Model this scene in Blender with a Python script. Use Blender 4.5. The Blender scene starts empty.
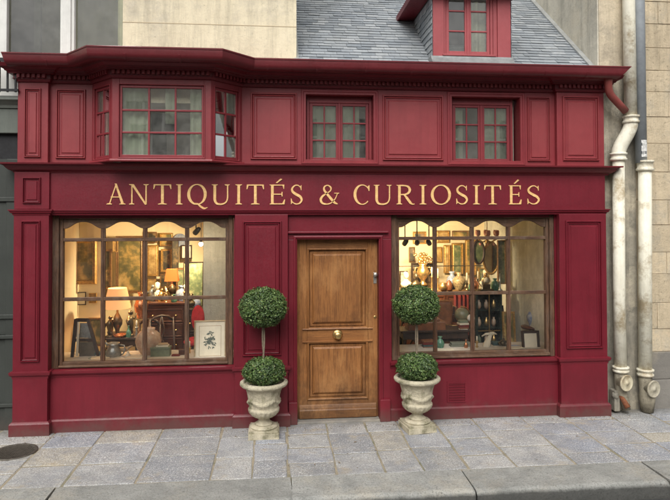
import bpy, bmesh, math, random
from mathutils import Vector, Matrix, noise
random.seed(7)
S = bpy.context.scene
COL = S.collection
PI = math.pi
R = math.radians

# ------------------------------------------------------------------ camera numbers
F_PX, DIST, EYE = 602.0, 7.0, 2.38
YAW, PITCH, ROLL, SHIFT = 0.09665784, 0.01961331, 0.00203684, -45.7413
def at(px, py, Y):
    """world X, Z of the photo's pixel on the upright plane Y"""
    u2 = px - 335.0; v2 = 250.0 + SHIFT - py
    u = u2*math.cos(ROLL) + v2*math.sin(ROLL); v = -u2*math.sin(ROLL) + v2*math.cos(ROLL)
    yc = F_PX*math.cos(PITCH) - v*math.sin(PITCH); z = F_PX*math.sin(PITCH) + v*math.cos(PITCH)
    x = u*math.cos(YAW) + yc*math.sin(YAW); y = -u*math.sin(YAW) + yc*math.cos(YAW)
    t = (Y + DIST)/y
    return x*t, EYE + z*t

# ------------------------------------------------------------------ materials
def srgb(r, g, b):
    f = lambda c: ((c/255)/12.92 if c/255 <= 0.04045 else ((c/255+0.055)/1.055)**2.4)
    return (f(r), f(g), f(b))
class NT:
    def __init__(s, name):
        s.m = bpy.data.materials.new(name); s.m.use_nodes = True
        s.t = s.m.node_tree; s.n = s.t.nodes; s.l = s.t.links
        s.b = s.n['Principled BSDF']; s.out = s.n['Material Output']
        s._co = None
    def new(s, typ, **kw):
        n = s.n.new(typ)
        for k, v in kw.items(): setattr(n, k, v)
        return n
    def lk(s, a, b): s.l.new(a, b)
    def co(s):
        if s._co is None: s._co = s.new('ShaderNodeTexCoord').outputs['Object']
        return s._co
    def mapping(s, scale, rot=(0,0,0)):
        m = s.new('ShaderNodeMapping'); m.inputs['Scale'].default_value = scale; m.inputs['Rotation'].default_value = rot
        s.lk(s.co(), m.inputs['Vector']); return m.outputs[0]
    def noise(s, scale, detail=4, rough=.6, vec=None, dist=0):
        n = s.new('ShaderNodeTexNoise'); n.inputs['Scale'].default_value = scale
        n.inputs['Detail'].default_value = detail; n.inputs['Roughness'].default_value = rough; n.inputs['Distortion'].default_value = dist
        s.lk(vec or s.co(), n.inputs['Vector']); return n.outputs['Fac']
    def ramp(s, fac, stops, interp='LINEAR'):
        r = s.new('ShaderNodeValToRGB'); cr = r.color_ramp; cr.interpolation = interp
        while len(cr.elements) < len(stops): cr.elements.new(0.5)
        for e, (p, c) in zip(cr.elements, stops):
            e.position = p; e.color = (c[0], c[1], c[2], 1) if hasattr(c, '__len__') else (c, c, c, 1)
        s.lk(fac, r.inputs[0]); return r.outputs[0]
    def mix(s, fac, a, b, mode='MIX'):
        n = s.new('ShaderNodeMix', data_type='RGBA', blend_type=mode)
        if isinstance(fac, (int, float)): n.inputs[0].default_value = fac
        else: s.lk(fac, n.inputs[0])
        for i, c in ((6, a), (7, b)):
            if isinstance(c, tuple): n.inputs[i].default_value = (*c[:3], 1)
            else: s.lk(c, n.inputs[i])
        return n.outputs[2]
    def math(s, op, a, b=0.0):
        n = s.new('ShaderNodeMath', operation=op)
        for i, c in ((0, a), (1, b)):
            if isinstance(c, (int, float)): n.inputs[i].default_value = c
            else: s.lk(c, n.inputs[i])
        return n.outputs[0]
    def island(s): return s.new('ShaderNodeNewGeometry').outputs['Random Per Island']
    def bump(s, h, strength=.3, dist=.01, prev=None):
        n = s.new('ShaderNodeBump'); n.inputs['Strength'].default_value = strength; n.inputs['Distance'].default_value = dist
        s.lk(h, n.inputs['Height'])
        if prev is not None: s.lk(prev, n.inputs['Normal'])
        return n.outputs[0]
    def fin(s, col=None, rough=None, normal=None, metal=0, spec=None):
        b = s.b
        if col is not None:
            if isinstance(col, tuple): b.inputs['Base Color'].default_value = (*col[:3], 1)
            else: s.lk(col, b.inputs['Base Color'])
        if rough is not None:
            if isinstance(rough, (int, float)): b.inputs['Roughness'].default_value = rough
            else: s.lk(rough, b.inputs['Roughness'])
        if normal is not None: s.lk(normal, b.inputs['Normal'])
        b.inputs['Metallic'].default_value = metal
        if spec is not None: b.inputs['Specular IOR Level'].default_value = spec
        return s.m
def mul(c, k): return tuple(min(1, x*k) for x in c)

def m_paint(name, c, rough=.45, dirt=.5, chip=None, fade=None, fadeamt=.5):
    n = NT(name)
    big = n.noise(1.3, 6, .7)
    streak = n.noise(6, 6, .72, n.mapping((1.6, 1.6, .10)))
    brush = n.noise(34, 5, .75, n.mapping((3, 3, .10)))
    fine = n.noise(60, 4, .7)
    base = n.mix(n.ramp(big, [(.3, 0), (.75, 1)]), mul(c, .74), mul(c, 1.18))
    base = n.mix(n.math('MULTIPLY', n.ramp(brush, [(.35, 0), (.7, 1)]), .30), base, mul(c, .62))
    if fade: base = n.mix(n.math('MULTIPLY', n.ramp(n.noise(2.7, 6, .7), [(.35, .25), (.75, 1)]), fadeamt), base, fade)
    base = n.mix(n.math('MULTIPLY', n.ramp(streak, [(.5, 0), (.78, 1)]), dirt*.75), base, mul(c, .42))
    # small rubs where an older coat shows
    rub = n.noise(19, 8, .8, n.mapping((1, 1, .7)))
    base = n.mix(n.math('MULTIPLY', n.ramp(rub, [(.66, 0), (.70, 1)]), .30), base, tuple(min(1, x*1.5+.05) for x in c))
    base = n.mix(n.math('MULTIPLY', n.ramp(n.noise(47, 5, .8), [(.70, 0), (.73, 1)]), .5), base, chip or mul(c, .3))
    # splash dirt close to the ground
    sep = n.new('ShaderNodeSeparateXYZ'); n.lk(n.co(), sep.inputs[0])
    low = n.math('SUBTRACT', n.math('MULTIPLY', n.noise(9, 6, .75), .42), sep.outputs[2])
    base = n.mix(n.math('MULTIPLY', n.ramp(low, [(.02, 0), (.20, 1)]), min(1, dirt*1.3)), base, (.10, .07, .058))
    r = n.ramp(fine, [(.3, rough-.08), (.7, rough+.14)])
    return n.fin(base, r, n.bump(brush, .22, .0022, n.bump(n.noise(28, 5, .6), .12, .004, n.bump(n.noise(3.2, 3), .22, .012))), spec=.4)
def m_stone(name, c1, c2, c3=None, scale=3, speck=.0, bump=.4, rough=.85, isl=.0, fine=70, soot=0., pits=0., face=False):
    n = NT(name)
    a = n.noise(scale, 9, .7, dist=.5)
    col = n.mix(n.ramp(a, [(.3, 0), (.7, 1)]), c1, c2)
    if c3: col = n.mix(n.ramp(n.noise(scale*.45, 8, .75), [(.50, 0), (.64, 1)]), col, c3)
    if speck: col = n.mix(n.math('MULTIPLY', n.ramp(n.noise(fine*1.5, 3, .8), [(.35, 1), (.5, 0)]), speck), col, mul(c1, .35))
    if speck: col = n.mix(n.math('MULTIPLY', n.ramp(n.noise(fine*1.2, 3, .8), [(.55, 0), (.66, 1)]), speck), col, mul(c2, 1.6))
    if isl:
        k = n.new('ShaderNodeHueSaturation'); n.lk(col, k.inputs['Color'])
        n.lk(n.math('ADD', n.math('MULTIPLY', n.island(), isl), 1-isl/2), k.inputs['Value']); col = k.outputs[0]
    if soot:
        col = n.mix(n.math('MULTIPLY', n.ramp(n.noise(4.2, 8, .78, n.mapping((1.5, 1.5, .14))), [(.46, 0), (.72, 1)]), soot), col, mul(c2, .28))
        col = n.mix(n.math('MULTIPLY', n.ramp(n.noise(1.7, 8, .78), [(.52, 0), (.66, 1)]), soot*.7), col, mul(c2, .5))
    if face:   # the kerb's street side turns near black below its top edge
        sp = n.new('ShaderNodeSeparateXYZ'); n.lk(n.co(), sp.inputs[0])
        lo = n.math('SUBTRACT', n.math('MULTIPLY', n.noise(11, 5, .7), .03), sp.outputs[2])
        col = n.mix(n.ramp(lo, [(.025, 0), (.055, .86)]), col, (.045, .045, .042))
    nb = n.bump(n.noise(scale*3, 8, .7), bump, .02, n.bump(n.noise(fine, 4, .7), bump*.6, .004))
    if pits:
        pt = n.ramp(n.noise(26, 6, .8), [(.60, 1), (.68, 0)])
        nb = n.bump(pt, pits, .008, nb); col = n.mix(n.math('MULTIPLY', n.math('SUBTRACT', 1., pt), .45), col, mul(c2, .35))
    return n.fin(col, rough, nb, spec=.25)
def m_wood(name, c1, c2, dark, scale=1., rough=.5, vertical=True, wear=.0, door=False):
    n = NT(name)
    sc = (14*scale, 14*scale, 1.1*scale) if vertical else (1.1*scale, 14*scale, 14*scale)
    mp = n.mapping(sc)
    g = n.noise(1.6, 8, .7, mp, dist=1.2)
    sc2 = (55*scale, 55*scale, 2.0*scale) if vertical else (2.0*scale, 55*scale, 55*scale)
    g2 = n.noise(2.2, 4, .8, n.mapping(sc2))
    col = n.mix(n.ramp(g, [(.3, 0), (.68, 1)]), c1, c2)
    col = n.mix(n.ramp(g2, [(.38, .5 if door else .8), (.52, 0)]), col, dark)
    blot = n.noise(2.1*scale, 5, .7)
    col = n.mix(n.math('MULTIPLY', n.ramp(blot, [(.45, 0), (.75, 1)]), .22 if door else .45), col, dark)
    if door:
        sp = n.new('ShaderNodeSeparateXYZ'); n.lk(n.co(), sp.inputs[0])
        lowf = n.math('SUBTRACT', n.math('MULTIPLY', n.noise(6, 6, .75), 1.1), sp.outputs[2])
        col = n.mix(n.math('MULTIPLY', n.ramp(lowf, [(.0, 0), (.55, 1)]), .75), col, (.075, .040, .02))
        col = n.mix(n.math('MULTIPLY', n.ramp(n.noise(3.1, 6, .75, n.mapping((1, 1, .5))), [(.5, 0), (.68, 1)]), .5), col, (.46, .23, .085))
        col = n.mix(n.math('MULTIPLY', n.ramp(n.noise(2.3, 6, .8), [(.55, 0), (.7, 1)]), .6), col, (.07, .03, .014))
    if wear: col = n.mix(n.math('MULTIPLY', n.ramp(n.noise(5, 7, .75, n.mapping((1, 1, .35))), [(.5, 0), (.72, 1)]), wear), col, (.34, .29, .23))
    nb = n.bump(g2, .35, .003, n.bump(g, .2, .006))
    return n.fin(col, n.ramp(g, [(.3, rough), (.7, rough+.15)]), nb, spec=.35)
def m_simple(name, c, rough=.6, var=.25, scale=12, metal=0, bump=.15, spec=None, c2=None):
    n = NT(name)
    a = n.noise(scale, 5, .65)
    col = n.mix(n.ramp(a, [(.3, 0), (.72, 1)]), mul(c, 1-var), c2 or mul(c, 1+var))
    return n.fin(col, n.ramp(n.noise(scale*2.3, 4), [(.3, max(.05, rough-.08)), (.7, min(1, rough+.1))]), n.bump(n.noise(scale*3, 4), bump, .004), metal=metal, spec=spec)
def m_glass(name, tint=(1, 1, 1), extra=.04, wobble=.04, film=(.01, .06)):
    n = NT(name); n.n.remove(n.b)
    tr = n.new('ShaderNodeBsdfTransparent'); tr.inputs[0].default_value = (*tint, 1)
    gl = n.new('ShaderNodeBsdfGlossy'); gl.inputs['Roughness'].default_value = .015; gl.inputs[0].default_value = (1, 1, 1, 1)
    nb = n.bump(n.noise(2.2, 1, .5), wobble, .012)
    n.lk(nb, gl.inputs['Normal'])
    fr = n.new('ShaderNodeFresnel'); fr.inputs[0].default_value = 1.5
    fac = n.math('ADD', n.math('MULTIPLY', fr.outputs[0], 1.6), extra)
    df = n.new('ShaderNodeBsdfDiffuse'); df.inputs[0].default_value = (.6, .6, .55, 1)     # dust film, stronger upstairs as painted haze for reflected brightness
    mx0 = n.new('ShaderNodeMixShader'); n.lk(n.ramp(n.noise(6, 5, .7), [(.35, film[0]), (.75, film[1])]), mx0.inputs[0])
    n.lk(tr.outputs[0], mx0.inputs[1]); n.lk(df.outputs[0], mx0.inputs[2])
    mx = n.new('ShaderNodeMixShader'); n.lk(fac, mx.inputs[0]); n.lk(mx0.outputs[0], mx.inputs[1]); n.lk(gl.outputs[0], mx.inputs[2])
    n.lk(mx.outputs[0], n.out.inputs[0]); return n.m
def m_emit(name, c, s, diff=None):
    n = NT(name); n.fin(diff or c, .8)
    n.b.inputs['Emission Color'].default_value = (*c, 1); n.b.inputs['Emission Strength'].default_value = s
    return n.m
def m_painting(name, stops, scale=5, seed=0.0):
    n = NT(name)
    mp = n.new('ShaderNodeMapping'); mp.inputs['Location'].default_value = (seed, seed*1.7, seed*.6); n.lk(n.co(), mp.inputs[0])
    a = n.noise(scale, 7, .62, mp.outputs[0], dist=.25)
    b = n.noise(scale*3.5, 5, .6, mp.outputs[0])
    col = n.ramp(n.math('ADD', n.math('MULTIPLY', a, .75), n.math('MULTIPLY', b, .25)), stops)
    return n.fin(col, .4, n.bump(b, .3, .002))

RED  = m_paint('red paint', (.165, .0125, .023), .38, .45)
REDU = m_paint('upper red paint', (.225, .024, .033), .42, .5, fade=(.29, .052, .056))  # weathered upper red, its colour also lightened for stronger light up there
REDP = m_paint('faded panel red', (.255, .033, .040), .44, .4, fade=(.32, .064, .066), fadeamt=.5)
REDD = m_paint('gutter red paint', (.155, .016, .023), .42, .55)
GOLD = m_simple('gilt lettering', (.80, .47, .17), .42, .2, 26, .0, .2, c2=(.92, .60, .26))
DOORW = m_wood('door oak', (.36, .155, .050), (.19, .074, .023), (.045, .018, .008), 1.0, .38, door=True)
DOORH = m_wood('door oak rail', (.36, .155, .050), (.19, .074, .023), (.045, .018, .008), 1.0, .38, vertical=False, door=True)
FRW = m_wood('weathered window oak', (.17, .085, .045), (.08, .038, .022), (.018, .009, .006), 1.3, .6, wear=.2)
FRH = m_wood('weathered window oak rail', (.17, .092, .05), (.085, .042, .025), (.018, .009, .006), 1.3, .6, vertical=False, wear=.28)
GLASS = m_glass('display glass', (1, 1, 1), .012, .04, (.0, .03))
GLASSU = m_glass('upper window glass', (.82, .88, .80), .18, .04, (.06, .24))
SLATE = None
def mk_slate():
    n = NT('slate')
    i = n.island()
    col = n.ramp(i, [(0, (.23, .255, .28)), (.35, (.28, .305, .33)), (.7, (.32, .345, .365)), (1, (.38, .40, .415))])
    col = n.mix(n.math('MULTIPLY', n.ramp(n.noise(2.2, 6, .7), [(.45, 0), (.75, 1)]), .35), col, (.28, .28, .26))
    col = n.mix(n.math('MULTIPLY', n.ramp(n.noise(14, 6, .75, n.mapping((3, 1, .4))), [(.5, 0), (.7, 1)]), .4), col, (.12, .135, .15))
    return n.fin(col, n.ramp(i, [(0, .38), (1, .6)]), n.bump(n.noise(22, 6, .7), .35, .006), spec=.5)
SLATE = mk_slate()
ZINC = m_simple('zinc flashing', (.38, .39, .38), .5, .2, 9, .3)
PAVE = None
def mk_pave():
    n = NT('granite slabs')
    i = n.island()
    col = n.ramp(i, [(0, (.30, .32, .365)), (.14, (.40, .40, .39)), (.28, (.33, .34, .365)), (.42, (.41, .405, .39)), (.55, (.27, .28, .295)), (.66, (.37, .375, .38)), (.76, (.42, .385, .31)), (.83, (.345, .355, .37)), (.92, (.29, .293, .29))], 'CONSTANT')
    col = n.mix(n.math('MULTIPLY', n.ramp(n.noise(3.3, 6, .7), [(.42, 0), (.7, 1)]), .5), col, (.46, .42, .35))
    col = n.mix(n.math('MULTIPLY', n.ramp(n.noise(1.1, 6, .75), [(.48, 0), (.7, 1)]), .45), col, (.25, .24, .22))
    col = n.mix(n.math('MULTIPLY', n.ramp(n.noise(75, 3, .85), [(.36, 1), (.50, 0)]), .8), col, (.10, .10, .115))
    col = n.mix(n.math('MULTIPLY', n.ramp(n.noise(62, 3, .85), [(.52, 0), (.64, 1)]), .75), col, (.80, .80, .79))
    col = n.mix(n.math('MULTIPLY', n.ramp(n.noise(1.9, 8, .8), [(.45, 0), (.6, 1)]), .55), col, (.19, .20, .215))
    col = n.mix(n.math('MULTIPLY', n.ramp(n.noise(2.6, 7, .75, n.mapping((1, 1.4, 1), (0, 0, .5))), [(.55, 0), (.68, 1)]), .5), col, (.43, .35, .22))
    col = n.mix(n.math('MULTIPLY', n.ramp(n.noise(8.5, 5, .6), [(.70, 0), (.72, 1)]), .6), col, (.08, .08, .08))
    sp = n.new('ShaderNodeSeparateXYZ'); n.lk(n.co(), sp.inputs[0])
    nr = n.math('ADD', sp.outputs[1], n.math('MULTIPLY', n.noise(7, 6, .75), .35))
    col = n.mix(n.math('MULTIPLY', n.ramp(nr, [(.0, 0), (.16, 1)]), .6), col, (.13, .12, .095))
    return n.fin(col, n.ramp(n.noise(7, 4), [(.3, .55), (.7, .85)]), n.bump(n.noise(55, 4, .75), .6, .006, n.bump(n.noise(6, 6, .6), .6, .03)), spec=.35)
PAVE = mk_pave()
JOINT = m_stone('sandy joint', (.42, .36, .26), (.27, .24, .18), (.19, .19, .12), 6, .4, .8)
KERB = m_stone('kerb granite', (.40, .40, .375), (.24, .245, .23), (.38, .36, .31), 3.2, .7, .8, isl=.25, fine=42, soot=.3, pits=.6, face=True)
ROAD = m_stone('asphalt', (.05, .05, .052), (.075, .073, .07), None, 3, .6, .6, fine=90)
LIME = m_stone('limestone blocks', (.64, .53, .37), (.52, .43, .30), (.42, .375, .295), 3.2, .2, .8, isl=.2, fine=45, soot=.5, pits=.6)
LIMEJ = m_stone('limestone mortar', (.62, .54, .41), (.50, .43, .33), None, 5, .1, .5)
GREYST = m_stone('grey base stone', (.24, .225, .20), (.17, .16, .145), (.30, .27, .22), 3, .2, .5, isl=.2)
CEMENT = m_stone('weathered cement render', (.42, .38, .30), (.20, .19, .16), (.52, .46, .35), 3.0, .2, .9, soot=.8, pits=.4)
PLASTER = m_stone('cream plaster', (.80, .72, .53), (.66, .58, .42), (.52, .47, .37), 1.5, .08, .6, soot=.5, pits=.25)
DIRTCR = m_stone('cream pipe paint', (.86, .83, .70), (.76, .72, .58), (.42, .34, .22), 6, .1, .4, .42, soot=.3)
TEED = m_stone('grimy pipe paint', (.40, .36, .27), (.20, .175, .13), (.09, .075, .055), 8, .1, .5, .6, soot=.6)
GREYP = m_simple('grey pipe', (.32, .345, .37), .5, .2, 6, .1)
GREYSH = m_paint('grey green paint', (.045, .050, .044), .5, .3)
GREYL = m_paint('pale grey green paint', (.20, .215, .19), .5, .4)
WHITE = m_paint('white window paint', (.74, .74, .70), .5, .25)
BLACKI = m_simple('black iron', (.018, .018, .02), .5, .3, 20, .4)
URNST = m_stone('weathered urn stone', (.70, .63, .48), (.50, .45, .32), (.17, .165, .085), 11, .25, 1.0, fine=60, soot=.45, pits=.5)
SOIL = m_simple('soil', (.035, .024, .015), .95, .4, 40)
BRASS = m_simple('aged brass', (.62, .42, .17), .32, .3, 30, .9)
IRONC = m_simple('cast iron cover', (.10, .088, .072), .6, .35, 25, .4, .4)
RUST = m_simple('rusty iron', (.20, .07, .03), .85, .5, 30)
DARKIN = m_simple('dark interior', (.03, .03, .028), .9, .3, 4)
CURT = m_simple('grey green curtain', (.36, .38, .31), .9, .3, 3)
CREAMW = m_stone('cream interior wall', (.82, .70, .47), (.72, .61, .40), None, 1.2, 0, .1)
OLDST = m_stone('old pale masonry', (.80, .81, .72), (.50, .51, .44), (.86, .84, .74), 3.0, .15, .7, soot=.45, pits=.4)
FLOORW = m_wood('interior floor boards', (.16, .08, .035), (.10, .05, .02), (.03, .015, .008), 1, .4, vertical=False)
SHELFW = m_simple('pale display shelf', (.55, .50, .42), .6, .15, 8)

# ------------------------------------------------------------------ mesh helpers
class MB:
    def __init__(s): s.bm = bmesh.new(); s.mi = 0
    def quad(s, *p):
        f = s.bm.faces.new([s.bm.verts.new(v) for v in p]); f.material_index = s.mi; return s
    def box(s, x0, x1, y0, y1, z0, z1, M=None):
        c = [(x0,y0,z0),(x1,y0,z0),(x1,y1,z0),(x0,y1,z0),(x0,y0,z1),(x1,y0,z1),(x1,y1,z1),(x0,y1,z1)]
        if M is not None: c = [M @ Vector(v) for v in c]
        v = [s.bm.verts.new(a) for a in c]
        for q in ((0,3,2,1),(4,5,6,7),(0,1,5,4),(1,2,6,5),(2,3,7,6),(3,0,4,7)):
            f = s.bm.faces.new([v[i] for i in q]); f.material_index = s.mi
        return s
    def prism(s, pts, y0, y1):
        """polygon in X,Z extruded along Y"""
        a = [s.bm.verts.new((x, y0, z)) for x, z in pts]; b = [s.bm.verts.new((x, y1, z)) for x, z in pts]
        n = len(pts)
        fs = [s.bm.faces.new(a), s.bm.faces.new(b[::-1])]
        for i in range(n): fs.append(s.bm.faces.new([a[i], b[i], b[(i+1)%n], a[(i+1)%n]]))
        for f in fs: f.material_index = s.mi
        return s
    def tube(s, pts, r, seg=12, cap=True):
        pts = [Vector(p) for p in pts]; rs = r if isinstance(r, (list, tuple)) else [r]*len(pts)
        rings = []; up = Vector((0.13, .97, .2)).normalized(); prev = None
        for i, p in enumerate(pts):
            d = (pts[min(i+1, len(pts)-1)] - pts[max(i-1, 0)]).normalized()
            x = d.cross(up)
            if x.length < .2: x = d.cross(Vector((1, 0, 0)))
            x.normalize()
            if prev is not None:
                x = (prev - d*prev.dot(d)); x.normalize()
            prev = x; y = d.cross(x)
            rings.append([s.bm.verts.new(p + (x*math.cos(2*PI*k/seg) + y*math.sin(2*PI*k/seg))*rs[i]) for k in range(seg)])
        for a, b in zip(rings, rings[1:]):
            for k in range(seg):
                f = s.bm.faces.new([a[k], a[(k+1)%seg], b[(k+1)%seg], b[k]]); f.smooth = True; f.material_index = s.mi
        if cap:
            for rg in (rings[0][::-1], rings[-1]):
                f = s.bm.faces.new(rg); f.material_index = s.mi
        return s
    def lathe(s, prof, c=(0,0,0), seg=32, fn=None, M=None):
        """prof = [(r, z)]"""
        rings = []
        for r, z in prof:
            rg = []
            for k in range(seg):
                a = 2*PI*k/seg; rr = fn(r, z, a) if fn else r
                v = Vector((rr*math.cos(a), rr*math.sin(a), z))
                if M is not None: v = M @ v
                rg.append(s.bm.verts.new(v + Vector(c)))
            rings.append(rg)
        for a, b in zip(rings, rings[1:]):
            for k in range(seg):
                f = s.bm.faces.new([a[k], a[(k+1)%seg], b[(k+1)%seg], b[k]]); f.smooth = True; f.material_index = s.mi
        for rg in (rings[0][::-1], rings[-1]):
            f = s.bm.faces.new(rg); f.material_index = s.mi
        return s
    def blob(s, c, r, sc=(1,1,1), sub=2, amp=0., fr=8):
        res = bmesh.ops.create_icosphere(s.bm, subdivisions=sub, radius=1)
        for v in res['verts']:
            k = 1 + amp*noise.noise(v.co*fr*.5 + Vector(c)*7)
            v.co = Vector((v.co.x*r*sc[0]*k, v.co.y*r*sc[1]*k, v.co.z*r*sc[2]*k)) + Vector(c)
            for f in v.link_faces: f.smooth = True; f.material_index = s.mi
        return s
    def ring(s, x0, x1, z0, z1, y, prof, fill=True, M=None):
        """mitred moulding round a rectangle in the XZ plane facing -Y; prof = [(inset, out)]"""
        rr = []
        for d, o in prof:
            c = [(x0+d, y-o, z0+d), (x1-d, y-o, z0+d), (x1-d, y-o, z1-d), (x0+d, y-o, z1-d)]
            if M is not None: c = [M @ Vector(v) for v in c]
            rr.append([s.bm.verts.new(v) for v in c])
        for a, b in zip(rr, rr[1:]):
            for k in range(4):
                f = s.bm.faces.new([a[k], a[(k+1)%4], b[(k+1)%4], b[k]]); f.material_index = s.mi
        if fill:
            f = s.bm.faces.new(rr[-1]); f.material_index = s.mi
        return s
    def sweep(s, path, prof, shear_end=0., shear_start=0.):
        """prof = [(out, z)] carried along an XY path; out is to the right of travel"""
        P = [Vector((x, y)) for x, y in path]; n = len(P)
        rows = []
        for i in range(n):
            ds = []
            if i > 0: ds.append((P[i]-P[i-1]).normalized())
            if i < n-1: ds.append((P[i+1]-P[i]).normalized())
            ns = [Vector((d.y, -d.x)) for d in ds]
            if len(ns) == 2:
                m = (ns[0]+ns[1]); m = m/ (m.length_squared/2) if m.length > 1e-6 else ns[0]
            else: m = ns[0]
            z0 = min(z for _, z in prof)
            row = []
            for o, z in prof:
                q = P[i] + m*o
                if i == n-1: q = q + ds[0]*(z-z0)*shear_end
                if i == 0: q = q - ds[0]*(z-z0)*shear_start
                row.append(s.bm.verts.new((q.x, q.y, z)))
            rows.append(row)
        k = len(prof)
        for a, b in zip(rows, rows[1:]):
            for j in range(k):
                f = s.bm.faces.new([a[j], b[j], b[(j+1)%k], a[(j+1)%k]]); f.material_index = s.mi
        for rw in (rows[0], rows[-1][::-1]):
            f = s.bm.faces.new(rw); f.material_index = s.mi
        return s
    def holed(s, x0, x1, z0, z1, holes, y, yb):
        """wall face at y with rectangular openings, reveals running back to yb"""
        xs = sorted({x0, x1, *[h[0] for h in holes], *[h[1] for h in holes]})
        zs = sorted({z0, z1, *[h[2] for h in holes], *[h[3] for h in holes]})
        for a, b in zip(xs, xs[1:]):
            for c, d in zip(zs, zs[1:]):
                mx, mz = (a+b)/2, (c+d)/2
                if any(h[0] < mx < h[1] and h[2] < mz < h[3] for h in holes): continue
                s.quad((a, y, c), (b, y, c), (b, y, d), (a, y, d))
        for h in holes + [(x0, x1, z0, z1)]:
            a, b, c, d = h
            s.quad((a, y, c), (a, yb, c), (a, yb, d), (a, y, d)); s.quad((b, y, c), (b, yb, c), (b, yb, d), (b, y, d))
            s.quad((a, y, c), (b, y, c), (b, yb, c), (a, yb, c)); s.quad((a, y, d), (b, y, d), (b, yb, d), (a, yb, d))
        return s
    def build(s, name, mat, parent=None, bevel=0., smooth=False, weld=False, seg=2, label=None, fixn=True):
        if weld: bmesh.ops.remove_doubles(s.bm, verts=s.bm.verts, dist=1e-5)
        if fixn: bmesh.ops.recalc_face_normals(s.bm, faces=s.bm.faces)
        me = bpy.data.meshes.new(name); s.bm.to_mesh(me); s.bm.free()
        for m in (mat if isinstance(mat, (list, tuple)) else [mat]): me.materials.append(m)
        o = bpy.data.objects.new(name, me); COL.objects.link(o)
        if parent: o.parent = parent
        if bevel:
            b = o.modifiers.new('Bevel', 'BEVEL'); b.width = bevel; b.segments = seg; b.limit_method = 'ANGLE'; b.angle_limit = R(35)
        if smooth:
            for p in me.polygons: p.use_smooth = True
            me.set_sharp_from_angle(angle=R(32))
        if label: o['label'] = label
        return o
def tag(o, label, cat, group=None):
    o['label'] = label; o['category'] = cat
    if group: o['group'] = group
    return o
def thing(name, label, cat, loc=(0,0,0), rz=0, group=None):
    o = bpy.data.objects.new(name, None); COL.objects.link(o); o.location = loc; o.rotation_euler = (0, 0, rz)
    o.empty_display_size = .1
    return tag(o, label, cat, group)
def node(name, parent, loc=(0,0,0)):
    o = bpy.data.objects.new(name, None); COL.objects.link(o); o.parent = parent; o.location = loc; o.empty_display_size = .05
    return o
def struct(o): o['kind'] = 'structure'; return o
def box(name, mat, parent, *a, bevel=0.): return MB().box(*a).build(name, mat, parent, bevel)

# ================================================================== GROUND
road = MB().quad((-90, -160, -.14), (90, -160, -.14), (90, 120, -.14), (-90, 120, -.14)).build('road', ROAD)
struct(road)
bed = MB().box(-14, 16, -1.46, .6, -.13, -.005).build('pavement_bed', JOINT); struct(bed)
mb = MB()
cols = [-6.2,-5.5,-4.9,-4.2,-3.7,-3.05,-2.42,-1.9,-1.26,-.60,-.23,.11,.56,1.01,1.37,1.81,2.27,2.86,3.38,3.95,4.45,5.1,5.7,6.3,7.1,7.8]
rj = random.Random(11)
for a, b in zip(cols, cols[1:]):
    ys = [-1.44]
    nsp = rj.choice([2, 2, 3, 3])
    cut = sorted([-1.44 + 1.5*(k+1)/(nsp+1) + rj.uniform(-.11, .11) for k in range(nsp)])
    ys += cut + [.12]
    for c, d in zip(ys, ys[1:]):
        g = rj.uniform(.005, .012); h = rj.uniform(-.0015, .0035)
        j = lambda: rj.uniform(-.009, .009)
        top = [Vector((a+g+j(), c+g+j(), h)), Vector((b-g+j(), c+g+j(), h+rj.uniform(-.002,.002))), Vector((b-g+j(), d-g+j(), h)), Vector((a+g+j(), d-g+j(), h))]
        tv = [mb.bm.verts.new(v) for v in top]; bv = [mb.bm.verts.new(v - Vector((0, 0, .06))) for v in top]
        mb.bm.faces.new(tv)
        for k in range(4): mb.bm.faces.new([tv[k], bv[k], bv[(k+1)%4], tv[(k+1)%4]])
pav = mb.build('pavement', PAVE, bevel=.010, seg=3); struct(pav)
mb = MB()
ks = [-7.2, -5.6, -4.0, -1.93, .13, 1.72, 3.50, 5.1, 6.8, 8.4]
for a, b in zip(ks, ks[1:]):
    g = .006; sk = rj.uniform(-.01, .015)
    h = .004+rj.uniform(-.003, .004)
    n = 60; rows = []
    for i in range(n+1):
        x = a+g+(b-a-2*g)*i/n; w = .010*noise.noise(Vector((x*3, 1, 2)))+.005*noise.noise(Vector((x*17, 4, 2)))+.012*min(0, noise.noise(Vector((x*7, 9, 2)))+.25)
        if i in (0, n): w -= .008
        rows.append([mb.bm.verts.new(v) for v in ((x, -1.447+w*.5, -.13), (x, -1.447+w*.5, h), (x+sk, -1.84+w, h+w*.4), (x+sk, -1.875+w, h-.012), (x+sk, -1.893+w, h-.04), (x+sk, -1.90+w, -.139))])
    for r0, r1 in zip(rows, rows[1:]):
        for k in range(5):
            f = mb.bm.faces.new([r0[k], r1[k], r1[k+1], r0[k+1]]); f.smooth = k >= 2
    for rw in (rows[0], rows[-1][::-1]): mb.bm.faces.new(rw)
struct(mb.build('kerb', KERB))
mh = thing('manhole_cover', 'round cast iron cover set in the paving at the far left', 'manhole cover', (-2.64, -.575, .004))
mb = MB().lathe([(.215, -.03), (.215, .003), (.208, .006), (.192, .006), (.190, .001), (.001, .001)], seg=48)
mb.build('cover_plate', IRONC, mh, fixn=True)
mb = MB()
for i in range(-9, 10):
    for j in range(-9, 10):
        x, y = i*.021, j*.021
        if math.hypot(x, y) < .178:
            a = PI/4 if (i+j) % 2 else -PI/4
            mb.box(-.0085, .0085, -.003, .003, .0005, .0055, Matrix.Translation((x, y, 0)) @ Matrix.Rotation(a, 4, 'Z'))
mb.build('tread_pattern', IRONC, mh)
GR = m_simple('grit and dry leaf bits', (.20, .15, .09), .9, .6, 30)
mb = MB(); rg = random.Random(77)
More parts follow.
